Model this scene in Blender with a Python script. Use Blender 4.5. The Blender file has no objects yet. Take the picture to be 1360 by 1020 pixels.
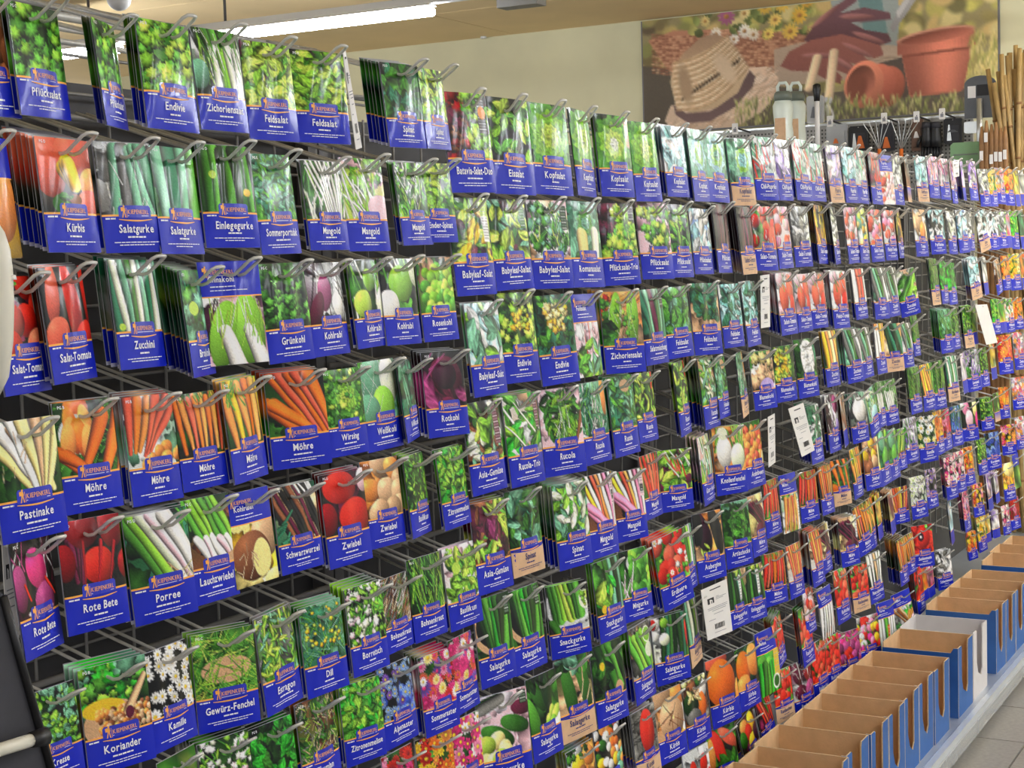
import bpy, math, random
import numpy as np
from mathutils import Matrix, Vector

S = bpy.context.scene
COL = S.collection
EYE = 1.64                       # eye height above the shop floor; world Z = 0 is the floor

# ------------------------------------------------------------------ camera
F, CX, CY = 2100.0, 680.0, 510.0
R = np.array([[0.478681, -0.87748, -0.029896], [-0.082416, -0.011007, -0.996537], [0.874112, 0.479487, -0.077588]])             # rows: camera right, down, forward in world axes
CAM = np.array([0.0, -1.50751, EYE])
cd = bpy.data.cameras.new('camera'); cam = bpy.data.objects.new('camera', cd); COL.objects.link(cam)
cd.sensor_width = 36.0; cd.lens = F / 1360 * 36.0; cd.clip_start = .05; cd.clip_end = 100
cam.matrix_world = Matrix((( R[0][0], -R[1][0], -R[2][0], CAM[0]), (R[0][1], -R[1][1], -R[2][1], CAM[1]),
                           ( R[0][2], -R[1][2], -R[2][2], CAM[2]), (0, 0, 0, 1)))
S.camera = cam
def ray(x, y): return R.T @ np.array([(x - CX) / F, (y - CY) / F, 1.0])
def at_x(x, y, X):               # the place on the plane at depth X that a photo point shows
    r = ray(x, y); return CAM + r * ((X - CAM[0]) / r[0])
def at_y(x, y, Y):
    r = ray(x, y); return CAM + r * ((Y - CAM[1]) / r[1])
def at_z(x, y, Z):
    r = ray(x, y); return CAM + r * ((Z - CAM[2]) / r[2])

# ------------------------------------------------------------------ exposure, world
S.view_settings.view_transform = 'Standard'; S.view_settings.look = 'None'
S.view_settings.exposure = 0.80; S.view_settings.gamma = 1.0; S.view_settings.use_curve_mapping = False
S.cycles.use_denoising = True
S.cycles.max_bounces = 6; S.cycles.diffuse_bounces = 3; S.cycles.glossy_bounces = 3
w = bpy.data.worlds.new('store_light'); S.world = w; w.use_nodes = True
w.node_tree.nodes['Background'].inputs[0].default_value = (.95, .97, 1.0, 1)
w.node_tree.nodes['Background'].inputs[1].default_value = .42
TUBE_E = 46.0                    # brightness of every fluorescent tube in the shop

# ------------------------------------------------------------------ materials
def lin(c): return tuple((v / 12.92 if v <= .04045 else ((v + .055) / 1.055) ** 2.4) for v in c)
def hexc(h): return tuple(int(h[i:i + 2], 16) / 255 for i in (0, 2, 4))
def mat(name, h, rough=.5, metal=0, noise=0, nscale=20, bump=0, bscale=60, coat=0, emit=0, trans=0, alpha=1):
    m = bpy.data.materials.new(name); m.use_nodes = True; nt = m.node_tree; b = nt.nodes['Principled BSDF']
    c = lin(hexc(h)); b.inputs['Base Color'].default_value = (*c, 1); b.inputs['Roughness'].default_value = rough
    b.inputs['Metallic'].default_value = metal; b.inputs['Coat Weight'].default_value = coat
    b.inputs['Transmission Weight'].default_value = trans; b.inputs['Alpha'].default_value = alpha
    if emit: b.inputs['Emission Color'].default_value = (*c, 1); b.inputs['Emission Strength'].default_value = emit
    tc = nt.nodes.new('ShaderNodeTexCoord')
    if noise:
        n = nt.nodes.new('ShaderNodeTexNoise'); n.inputs['Scale'].default_value = nscale; n.inputs['Detail'].default_value = 5
        r = nt.nodes.new('ShaderNodeValToRGB')
        r.color_ramp.elements[0].position = .3; r.color_ramp.elements[1].position = .7
        r.color_ramp.elements[0].color = (*[v * (1 - noise) for v in c], 1)
        r.color_ramp.elements[1].color = (*[min(1, v * (1 + noise)) for v in c], 1)
        nt.links.new(tc.outputs['Object'], n.inputs['Vector']); nt.links.new(n.outputs['Fac'], r.inputs['Fac'])
        nt.links.new(r.outputs['Color'], b.inputs['Base Color'])
    if bump:
        n = nt.nodes.new('ShaderNodeTexNoise'); n.inputs['Scale'].default_value = bscale
        bp = nt.nodes.new('ShaderNodeBump'); bp.inputs['Strength'].default_value = bump; bp.inputs['Distance'].default_value = .002
        nt.links.new(tc.outputs['Object'], n.inputs['Vector']); nt.links.new(n.outputs['Fac'], bp.inputs['Height'])
        nt.links.new(bp.outputs['Normal'], b.inputs['Normal'])
    return m
def print_mat(name, rough, coat, bump=0, bscale=14):   # printed surface: the ink colour is stored on the mesh
    m = mat(name, 'ffffff', rough, coat=coat, bump=bump, bscale=bscale)
    nt = m.node_tree; b = nt.nodes['Principled BSDF']
    a = nt.nodes.new('ShaderNodeAttribute'); a.attribute_name = 'ink'
    nt.links.new(a.outputs['Color'], b.inputs['Base Color'])
    b.inputs['Coat Roughness'].default_value = .13; b.inputs['Specular IOR Level'].default_value = .14
    return m
M = dict(
    film=print_mat('printed_film', .42, .28, .5, 22), back_film=print_mat('printed_film_behind', .4, .2),
    poster=print_mat('poster_print', .75, 0),
    blue=mat('blue_film', '1224ba', .42, coat=.15, noise=.06, nscale=30), orange=mat('orange_ink', 'ffb24a', .45, noise=.03),
    white=mat('white_ink', 'f6f5fa', .5, noise=.02), brand=mat('salmon_ink', 'f0a878', .5, noise=.02),
    kraft=mat('kraft_paper', 'dcb48c', .7, noise=.06, nscale=60), navy=mat('navy_ink', '3a3f78', .6, noise=.02),
    wire=mat('galvanised_wire', 'd2d0c8', .42, .15, noise=.08, nscale=80), rail=mat('grey_rail', '9d9b97', .5, .2, noise=.05),
    panel=mat('dark_grey_panel', '444344', .6, noise=.08, nscale=9, bump=.1), post=mat('grey_post', '6a6868', .5, noise=.05),
    wall=mat('green_beige_plaster', 'd2cca6', .85, noise=.09, nscale=1.6, bump=.15),
    ceil=mat('cream_ceiling', 'f0d4a0', .85, noise=.04, nscale=3), seam=mat('ceiling_joint', 'a58a5c', .9, noise=.05),
    lampbody=mat('white_lamp_housing', 'd9d8d6', .45, noise=.02), tube=mat('lit_tube', 'f3f7ff', .5, emit=TUBE_E),
    tile=mat('grey_floor_tile', '8f8c86', .32, noise=.14, nscale=70, bump=.05), grout=mat('tile_grout', '66625c', .9, noise=.1),
    steel=mat('deck_steel', 'c2c9d2', .28, .55, noise=.05, nscale=12), kick=mat('kick_plate', 'a9adab', .35, .3, noise=.05),
    rim=mat('bright_lip', 'e4ecf4', .22, .5, noise=.03),
    card=mat('brown_cardboard', 'dab487', .85, noise=.07, nscale=26, bump=.25, bscale=120),
    cardblue=mat('blue_printed_card', '2c62a8', .55, noise=.08, nscale=18), cardwhite=mat('white_card', 'dcd8d6', .7, noise=.04),
    cardedge=mat('cut_card_edge', 'd8c09a', .9, noise=.1, nscale=90),
    black=mat('black_plastic', '19191b', .45, noise=.1), dark=mat('charcoal_plastic', '34343a', .6, noise=.12, nscale=40),
    ink=mat('black_ink', '222226', .7, noise=.03), greyink=mat('grey_ink', '8d8d92', .7, noise=.03),
    paper=mat('white_paper', 'eeebe6', .6, noise=.02), cream=mat('cream_plastic', 'ddd9c8', .4, noise=.03),
    greyplastic=mat('grey_steel_blade', '5d5f62', .4, .4, noise=.08), peg=mat('pegboard', 'a3a19b', .6, .2, noise=.05),
    hole=mat('peg_hole', '4a4946', .9, noise=.05), bamboo=mat('bamboo_cane', 'a98a54', .55, noise=.18, nscale=14),
    stake=mat('brown_stake', '8a6238', .6, noise=.2, nscale=20), green=mat('green_sign', '7fa577', .6, noise=.04),
    bottle=mat('milky_bottle', 'dfe8dc', .3, noise=.04, coat=.3), cap=mat('grey_green_cap', '6f776c', .45, noise=.05),
    orangep=mat('orange_plastic', 'e0732c', .45, noise=.05), brownp=mat('brown_pack', '6a4d3a', .5, noise=.08),
    silver=mat('silver_metal', 'c9ccca', .3, .7, noise=.05), clear=mat('clear_blister', 'd4d6d6', .25, noise=.05, alpha=.45),
)

# ------------------------------------------------------------------ object helpers
def tag(o, label=None, cat=None, group=None, kind=None):
    if label: o['label'] = label
    if cat: o['category'] = cat
    if group: o['group'] = group
    if kind: o['kind'] = kind
    return o
def link(name, me, parent=None):
    o = bpy.data.objects.new(name, me); COL.objects.link(o)
    if parent: o.parent = parent
    return o
def empty(name, loc=(0, 0, 0), rz=0):
    o = bpy.data.objects.new(name, None); COL.objects.link(o); o.location = loc; o.rotation_euler[2] = rz
    o.empty_display_size = .05
    return o
class MB:                        # collects shapes; build() links them as one mesh object
    def __init__(s): s.v = []; s.f = []; s.m = []; s.sm = []
    def add(s, vs, fs, mi=0, smooth=False):
        k = len(s.v); s.v += [tuple(map(float, p)) for p in vs]
        for f in fs: s.f.append(tuple(i + k for i in f)); s.m.append(mi); s.sm.append(smooth)
    def box(s, x0, y0, z0, x1, y1, z1, mi=0):
        s.add([(x0, y0, z0), (x1, y0, z0), (x1, y1, z0), (x0, y1, z0), (x0, y0, z1), (x1, y0, z1), (x1, y1, z1), (x0, y1, z1)],
              [(0, 3, 2, 1), (4, 5, 6, 7), (0, 1, 5, 4), (1, 2, 6, 5), (2, 3, 7, 6), (3, 0, 4, 7)], mi)
    def tube(s, pts, r, n=6, mi=0, caps=True):
        pts = [Vector(p) for p in pts]; rs = r if isinstance(r, (list, tuple)) else [r] * len(pts)
        vs = []; up = Vector((0, 0, 1)); last = None
        for i, p in enumerate(pts):
            d = (pts[min(i + 1, len(pts) - 1)] - pts[max(i - 1, 0)]).normalized()
            if last is None:
                a = d.cross(up) if abs(d.dot(up)) < .95 else d.cross(Vector((1, 0, 0)))
            else: a = last - d * last.dot(d)
            a.normalize(); last = a; b = d.cross(a)
            for j in range(n):
                t = 2 * math.pi * j / n; vs.append(p + (a * math.cos(t) + b * math.sin(t)) * rs[i])
        fs = [(i * n + j, i * n + (j + 1) % n, (i + 1) * n + (j + 1) % n, (i + 1) * n + j) for i in range(len(pts) - 1) for j in range(n)]
        if caps: fs += [tuple(range(n))[::-1], tuple((len(pts) - 1) * n + j for j in range(n))]
        s.add(vs, fs, mi, True)
    def lathe(s, prof, c, n=16, mi=0):
        vs = [(c[0] + r * math.cos(2 * math.pi * j / n), c[1] + r * math.sin(2 * math.pi * j / n), c[2] + z) for r, z in prof for j in range(n)]
        k = len(prof)
        fs = [(i * n + j, i * n + (j + 1) % n, (i + 1) * n + (j + 1) % n, (i + 1) * n + j) for i in range(k - 1) for j in range(n)]
        fs += [tuple(range(n))[::-1], tuple((k - 1) * n + j for j in range(n))]
        s.add(vs, fs, mi, True)
    def prism(s, poly, axis, a0, a1, mi=0, mi_side=None):   # poly in the two other axes, extruded along axis
        n = len(poly); ms = mi if mi_side is None else mi_side
        def P(p, a): return {'x': (a, p[0], p[1]), 'y': (p[0], a, p[1]), 'z': (p[0], p[1], a)}[axis]
        s.add([P(p, a0) for p in poly] + [P(p, a1) for p in poly], [tuple(range(n))], mi)
        s.add([P(p, a1) for p in poly], [tuple(range(n))[::-1]], mi)
        s.add([P(p, a0) for p in poly] + [P(p, a1) for p in poly], [(i, i + n, (i + 1) % n + n, (i + 1) % n) for i in range(n)], ms)
    def mesh(s, name, mats):
        me = bpy.data.meshes.new(name); me.from_pydata(s.v, [], s.f)
        for m in mats: me.materials.append(m)
        me.polygons.foreach_set('material_index', s.m); me.polygons.foreach_set('use_smooth', s.sm); me.update()
        return me
    def build(s, name, mats, parent=None):
        return link(name, s.mesh(name, mats if isinstance(mats, (list, tuple)) else [mats]), parent)

def np_mesh(name, V, Q, mats, mi=None, smooth=True, ink=None):   # quads from arrays
    me = bpy.data.meshes.new(name); me.vertices.add(len(V)); me.vertices.foreach_set('co', np.asarray(V, np.float32).ravel())
    Q = np.asarray(Q, np.int32); me.loops.add(Q.size); me.polygons.add(len(Q))
    me.loops.foreach_set('vertex_index', Q.ravel()); me.polygons.foreach_set('loop_start', np.arange(0, Q.size, 4, dtype=np.int32))
    me.polygons.foreach_set('loop_total', np.full(len(Q), 4, np.int32)) if False else None
    if mi is not None: me.polygons.foreach_set('material_index', np.asarray(mi, np.int32))
    me.polygons.foreach_set('use_smooth', np.full(len(Q), smooth))
    for m in mats: me.materials.append(m)
    if ink is not None:
        a = me.color_attributes.new('ink', 'BYTE_COLOR', 'POINT')
        c = np.ones((len(V), 4), np.float32); c[:, :3] = np.clip(ink, 0, 1); a.data.foreach_set('color_srgb', c.ravel())
    me.update(calc_edges=True); me.validate()
    return me
def grid_quads(nx, ny, k=0):     # (ny+1) x (nx+1) vertices, row by row from the top
    i = np.arange(ny)[:, None] * (nx + 1) + np.arange(nx)[None]
    return (np.stack([i, i + nx + 1, i + nx + 2, i + 1], -1).reshape(-1, 4) + k)

# ------------------------------------------------------------------ flat print painter (pictures on the packets and the poster)
PAL = {k: np.array(hexc(v)) for k, v in dict(
    K='14180f', D='2a4a20', M='447a30', G='62a440', L='8cc444', Y='b6d656', W='e4ecca', g='3fae3a', C='7fbfb8', c='a6d4d8', X='3c7c5c', x='74ac8a',
    E='8b5a3c', e='cba47e', R='d2382a', r='e4664c', q='9c2228', O='ea742a', o='f2984e', A='f0c034', a='f4e090', I='f4f0e6', i='cdd0ce', Z='74736e',
    z='33322e', P='4a2038', h='6c2844', p='a04878', V='7c58ac', v='b6a0d2', U='3c58b4', u='86a4da', T='ea8cac', t='f0c4cc', N='dc3c80').items()}
def stamp(I, cx, cy, rx, ry, ang, col, shade=.3, kind=0, k=5, ph=0.):
    h, w_ = I.shape[:2]; r = max(rx, ry) * 1.25
    x0 = max(0, int((cx - r) * w_)); x1 = min(w_, int((cx + r) * w_) + 2); y0 = max(0, int((cy - r) * h)); y1 = min(h, int((cy + r) * h) + 2)
    if x1 <= x0 or y1 <= y0: return
    X = ((np.arange(x0, x1) + .5) / w_ - cx)[None, :]; Y = ((np.arange(y0, y1) + .5) / h - cy)[:, None]
    c, s = math.cos(ang), math.sin(ang); xr = (X * c + Y * s) / rx; yr = (-X * s + Y * c) / ry
    e = min(rx, ry) * w_ * .9
    if kind == 1:                # pointed leaf with a midrib
        m = np.clip(((1 - xr * xr) - np.abs(yr)) * e + .5, 0, 1)
        f = .98 + shade * (.75 * yr) + .26 * np.exp(-(yr / .13) ** 2) - .4 * (xr * xr + .6 * yr * yr) + .1 * np.sin(9 * xr + 7 * np.abs(yr))
    else:
        rr = np.sqrt(xr * xr + yr * yr)
        lim = 1.
        if kind in (2, 6): th = np.arctan2(yr, xr); lim = 1 + .16 * np.sin(k * th + ph) + .08 * np.sin((2 * k + 1) * th + 2 * ph)
        if kind == 3: th = np.arctan2(yr, xr); lim = .62 + .4 * np.abs(np.cos(k * th / 2 + ph))
        m = np.clip((lim - rr) * e + .5, 0, 1)
        if kind == 0: f = 1 + shade * (-.55 * X / r * 1.3 - .75 * Y / r * 1.3) - .32 * shade * rr ** 3 + .5 * shade * np.exp(-((X / r + .35) ** 2 + (Y / r + .4) ** 2) / .03)
        elif kind == 2: f = .62 + .62 * np.clip(1 - rr, 0, 1) ** .7 - shade * (Y + .5 * X) / r + .12 * np.cos(k * np.arctan2(yr, xr) + ph) * rr
        elif kind == 6: f = .66 + .42 * np.clip(rr, 0, 1) ** 2 - .1 * shade * Y / r
        elif kind == 3: f = 1.05 - .3 * (1 - rr)
        else: f = np.ones_like(rr)
    m = m[..., None]; I[y0:y1, x0:x1] = I[y0:y1, x0:x1] * (1 - m) + np.clip(col * f[..., None], 0, 1) * m
def rod(I, xa, ya, xb, yb, wa, wb, col, shade=.35):
    h, w_ = I.shape[:2]; p = max(wa, wb)
    x0 = max(0, int((min(xa, xb) - p) * w_)); x1 = min(w_, int((max(xa, xb) + p) * w_) + 2)
    y0 = max(0, int((min(ya, yb) - p) * h)); y1 = min(h, int((max(ya, yb) + p) * h) + 2)
    if x1 <= x0 or y1 <= y0: return
    X = ((np.arange(x0, x1) + .5) / w_)[None, :]; Y = ((np.arange(y0, y1) + .5) / h)[:, None]
    dx, dy = xb - xa, yb - ya; L = math.hypot(dx, dy) + 1e-6
    t = np.clip(((X - xa) * dx + (Y - ya) * dy) / L ** 2, 0, 1)
    px, py = X - (xa + dx * t), Y - (ya + dy * t); d = np.sqrt(px * px + py * py); wd = wa + (wb - wa) * t
    side = (px * dy - py * dx) / L / wd * (1 if dy >= 0 else -1)
    m = np.clip((wd - d) * w_ + .5, 0, 1)[..., None]
    f = 1 + shade * (.55 - 1.5 * (side - .25) ** 2)
    I[y0:y1, x0:x1] = I[y0:y1, x0:x1] * (1 - m) + np.clip(col * f[..., None], 0, 1) * m
def paint(ops, w_, h, seed):
    rg = random.Random(seed); I = np.zeros((h, w_, 3))
    for op in ops.split(';'):
        tk = op.split(); reg = (0., 0., 1., 1.)
        if tk[-1][0] == '@': reg = tuple(map(float, tk.pop()[1:].split(',')))
        c = tk[0]; n = [float(q) for q in tk[1:] if q.replace('.', '').replace('-', '').isdigit()]
        cols = [PAL[q] for q in tk[-1]] if c != 'P' else [PAL[q] for q in tk[-1]]
        U = lambda: reg[0] + (reg[2] - reg[0]) * rg.random()
        Vv = lambda: reg[1] + (reg[3] - reg[1]) * rg.random()
        J = lambda q, a=.16: np.clip(q * (1 + rg.uniform(-a, a)) + rg.uniform(-.02, .02), 0, 1)
        def pick(i, N): return cols[min(len(cols) - 1, max(0, int((i + rg.uniform(-.25, .25) * N) / N * len(cols))))]
        if c == 'b':
            t = np.linspace(0, 1, h)[:, None, None]; I[:] = cols[0] * (1 - t) + cols[-1] * t
            for _ in range(14): stamp(I, rg.random(), rg.random(), rg.uniform(.1, .3), rg.uniform(.1, .3), 0, J(rg.choice(cols), .35), 0, 2, 5, rg.random() * 6)
        elif c == 'F':
            for i in range(int(n[0])):
                r = n[1] * rg.uniform(.7, 1.3); stamp(I, U(), Vv(), r, r * rg.uniform(.6, 1), rg.random() * 6, J(pick(i, n[0])), .45, 2, rg.choice((5, 6, 7)), rg.random() * 6)
        elif c == 'L':
            for i in range(int(n[0])):
                r = n[1] * rg.uniform(.7, 1.25); stamp(I, U(), Vv(), r, r / n[2] * rg.uniform(.8, 1.3), rg.random() * 6.28, J(pick(i, n[0])), .5, 1)
        elif c == 'S':
            for i in range(int(n[0])):
                a = math.radians(rg.uniform(n[3], n[4])); l = n[1] * rg.uniform(.6, 1.2); x, y = U(), Vv()
                dx, dy = math.sin(a) * l / 2, -math.cos(a) * l / 2
                rod(I, x - dx, y - dy, x + dx, y + dy, n[2] * .5, n[2] * .3, J(rg.choice(cols)), .3)
        elif c == 'N':
            pts = []
            for i in range(int(n[0])):
                b = max(((U(), Vv()) for _ in range(6)), key=lambda p: min([(p[0] - q[0]) ** 2 + (p[1] - q[1]) ** 2 for q in pts] or [1])); pts.append(b)
            for x, y in sorted(pts, key=lambda p: p[1]):
                r = n[1] * rg.uniform(.85, 1.15); stamp(I, x, y, r, r * n[2], rg.uniform(-.6, .6), J(rg.choice(cols), .08), .42, 0)
        elif c == 'O': stamp(I, n[0], n[1], n[2], n[3], math.radians(n[4]), cols[0], .36, 0)
        elif c == 'E': stamp(I, n[0], n[1], n[2], n[3], 0, cols[0], 0, 4)
        elif c == 'R':
            N = int(n[0])
            for i in range(N):
                t = i / max(1, N - 1); j = rg.uniform(-.02, .02)
                rod(I, n[1] + (n[2] - n[1]) * t + j, n[3] + rg.uniform(-.04, .04), n[4] + (n[5] - n[4]) * t - j, n[6] + rg.uniform(-.04, .04), n[7] * rg.uniform(.9, 1.1), n[8], J(cols[i % len(cols)], .1))
        elif c == 'P':
            ce = PAL[tk[4]]
            pts = []
            for i in range(int(n[0])):
                b = max(((U(), Vv()) for _ in range(5)), key=lambda p: min([(p[0] - q[0]) ** 2 + (p[1] - q[1]) ** 2 for q in pts] or [1])); pts.append(b)
            for x, y in pts:
                r = n[1] * rg.uniform(.75, 1.2); stamp(I, x, y, r, r * rg.uniform(.75, 1), rg.random() * 3, J(rg.choice(cols), .1), .3, 3, n[2], rg.random() * 6)
                stamp(I, x, y, r * .26, r * .24, 0, ce, .2, 0)
        elif c == 'H':
            R0 = n[2]
            for q in range(7):
                rr = R0 * (1 - q / 7.5); col = cols[min(len(cols) - 1, int(q / 7 * len(cols)))]
                for a in range(6):
                    an = a * 1.05 + q * 1.7; sz = rr * .6 + .02
                    stamp(I, n[0] + rr * .6 * math.cos(an), n[1] + rr * .6 * math.sin(an), sz, sz * .85, an + 1.57, J(col, .07), .5, 6, 5, rg.random() * 6)
                    rod(I, n[0] + rr * .2 * math.cos(an), n[1] + rr * .2 * math.sin(an), n[0] + rr * 1.05 * math.cos(an + .2), n[1] + rr * 1.05 * math.sin(an + .2), .012, .006, np.clip(col * 1.25, 0, 1), .1)
        elif c == 'Q':
            x0, y0, x1, y1 = n[:4]; ya, yb, xa, xb = int(y0 * h), int(y1 * h), int(x0 * w_), int(x1 * w_); I[ya:yb, xa:xb] = cols[0]
            q = np.clip(1.3 - cols[0].mean(), .2, .95)
            for i in range(ya + 3, yb - 2, 5): I[i:i + 2, xa + 2:xb - 2] = I[i:i + 2, xa + 2:xb - 2] * .45 + q * .55
    nr = np.random.RandomState(seed); I *= 1 + nr.normal(0, .05, (h, w_, 1))
    Bl = (np.roll(I, 2, 0) + np.roll(I, -2, 0) + np.roll(I, 2, 1) + np.roll(I, -2, 1)) / 4; I = I + .55 * (I - Bl); I = np.clip((I - .45) * 1.27 + .415, 0, 1); I = I * .9 + .1 * I.mean(2, keepdims=True)
    return np.clip(I, 0, 1)

# ------------------------------------------------------------------ lettering from the built-in font
GL = {}
def glyph(ch, bold=.022):
    if ch in GL: return GL[ch]
    cu = bpy.data.curves.new('glyph', 'FONT'); cu.body = ch; cu.size = 1; cu.resolution_u = 2; cu.offset = bold
    o = bpy.data.objects.new('glyph', cu); COL.objects.link(o); bpy.context.view_layer.update()
    me = o.evaluated_get(bpy.context.evaluated_depsgraph_get()).to_mesh()
    V = [(v.co.x, v.co.y) for v in me.vertices]; P = [tuple(p.vertices) for p in me.polygons]
    adv = (max(p[0] for p in V) + .06) if V else .3
    o.to_mesh_clear(); bpy.data.objects.remove(o); bpy.data.curves.remove(cu)
    GL[ch] = (V, P, adv); return GL[ch]
def text2d(s, size, xs, cx, cy, maxw=1e9, align='c'):    # triangulated 2-D lettering
    pen = 0.; V = []; P = []
    for ch in s:
        if ch == ' ': pen += .3; continue
        g, p, adv = glyph(ch); k = len(V); V += [(x + pen, y) for x, y in g]; P += [tuple(i + k for i in q) for q in p]; pen += adv
    sx = size * xs
    if pen * sx > maxw: sx = maxw / pen
    ox = cx - (pen * sx / 2 if align == 'c' else 0)
    return [(ox + x * sx, cy + y * size) for x, y in V], P

# ------------------------------------------------------------------ room
def structure(o): o['kind'] = 'structure'; return o
XW, ZC = 9.6, EYE + 1.535
m = MB(); m.box(XW, -4, 0, XW + .15, 7.5, ZC + .1); structure(m.build('wall_far', M['wall']))
m = MB(); m.box(-4, -5, -.06, 12, 8, -.006); structure(fl := m.build('floor', M['grout']))
tm = MB(); T = .405; tm.prism([(.003, .003), (T - .003, .003), (T - .003, T - .003), (.003, T - .003)], 'z', -.006, 0); tme = tm.mesh('floor_tile', [M['tile']])
for i in range(-2, 15):
    for j in range(9):
        o = link('floor_tile', tme, fl); o.location = (3.67 + .405 * i, -.505 + .405 * (1 - j) - .405 * 0, 0)
m = MB(); m.box(-4, -5, ZC + .012, 12, 8, ZC + .1); structure(ce := m.build('ceiling', M['seam']))
for i in range(13):
    for j in range(3):
        m = MB(); m.box(-4 + 1.25 * i + .004, -5 + 4.33 * j + .004, ZC, -4 + 1.25 * (i + 1) - .004, -5 + 4.33 * (j + 1) - .004, ZC + .012); m.build('ceiling_panel', M['ceil'], ce)
m = MB(); p = at_x(642, 47, XW - .05); m.tube([(p[0], p[1], p[2] - .02), (p[0], p[1], ZC)], .022, 8)
tag(m.build('ceiling_pipe', M['lampbody']), 'thin grey pipe running down from the ceiling above the far wall', 'pipe')

# fluorescent luminaires: rows of tubes across the shop
def lamp(x, y0, y1, z, label, full=True):
    t = empty('fluorescent_lamp', (x, (y0 + y1) / 2, z)); L = (y1 - y0) / 2
    m = MB(); m.prism([(-.03, .085), (.03, .085), (.025, .05), (-.025, .05)], 'y', -L - (.55 if full else 0), L + .1); m.build('housing', M['lampbody'], t)
    m = MB(); m.tube([(0, -L, .012), (0, L, .012)], .022, 10); m.build('tube', M['tube'], t)
    m = MB(); m.prism([(-.035, .04), (.035, .04), (.028, .05), (-.028, .05)], 'y', -L, L); m.build('reflector', M['lampbody'], t)
    m = MB()
    for yy in (-L * .7, L * .7): m.tube([(0, yy, .075), (0, yy, ZC - z)], .008, 6)
    m.build('hanger', M['post'], t)
    return tag(t, label, 'lamp', 'ceiling lamps')
a = at_x(575, 16, 6.7); b = at_x(332, 50, 6.7); ZL = (a[2] + b[2]) / 2
lamp(6.7, a[1], a[1] + 1.5, ZL, 'long lit fluorescent lamp hanging above the top row of packets')
lamp(6.7, a[1] + 2.0, a[1] + 3.5, ZL, 'lit fluorescent lamp seen through the top rails of the left bay')
for X, xn in ((-1.2, 'behind the photographer'), (1.2, 'over the near end'), (3.4, 'over the middle bays'), (5.4, 'over the far bays'), (7.3, 'near the canes'), (8.6, 'near the far wall, added to brighten it')):  # lamps out of view; the far-wall pair is added to brighten that wall
    for Y, yn in (((-3.6, 'outer'), (-1.9, 'inner')) if X > 7 else ((-3.6, 'outer'), (2.4, 'rearmost')) if X < 3 else ((-3.6, 'outer'), (-5.4, 'outermost'))):
        lamp(X, Y, Y + 1.5, ZL, yn + ' fluorescent lamp above the shop, hanging ' + xn, False)
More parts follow.
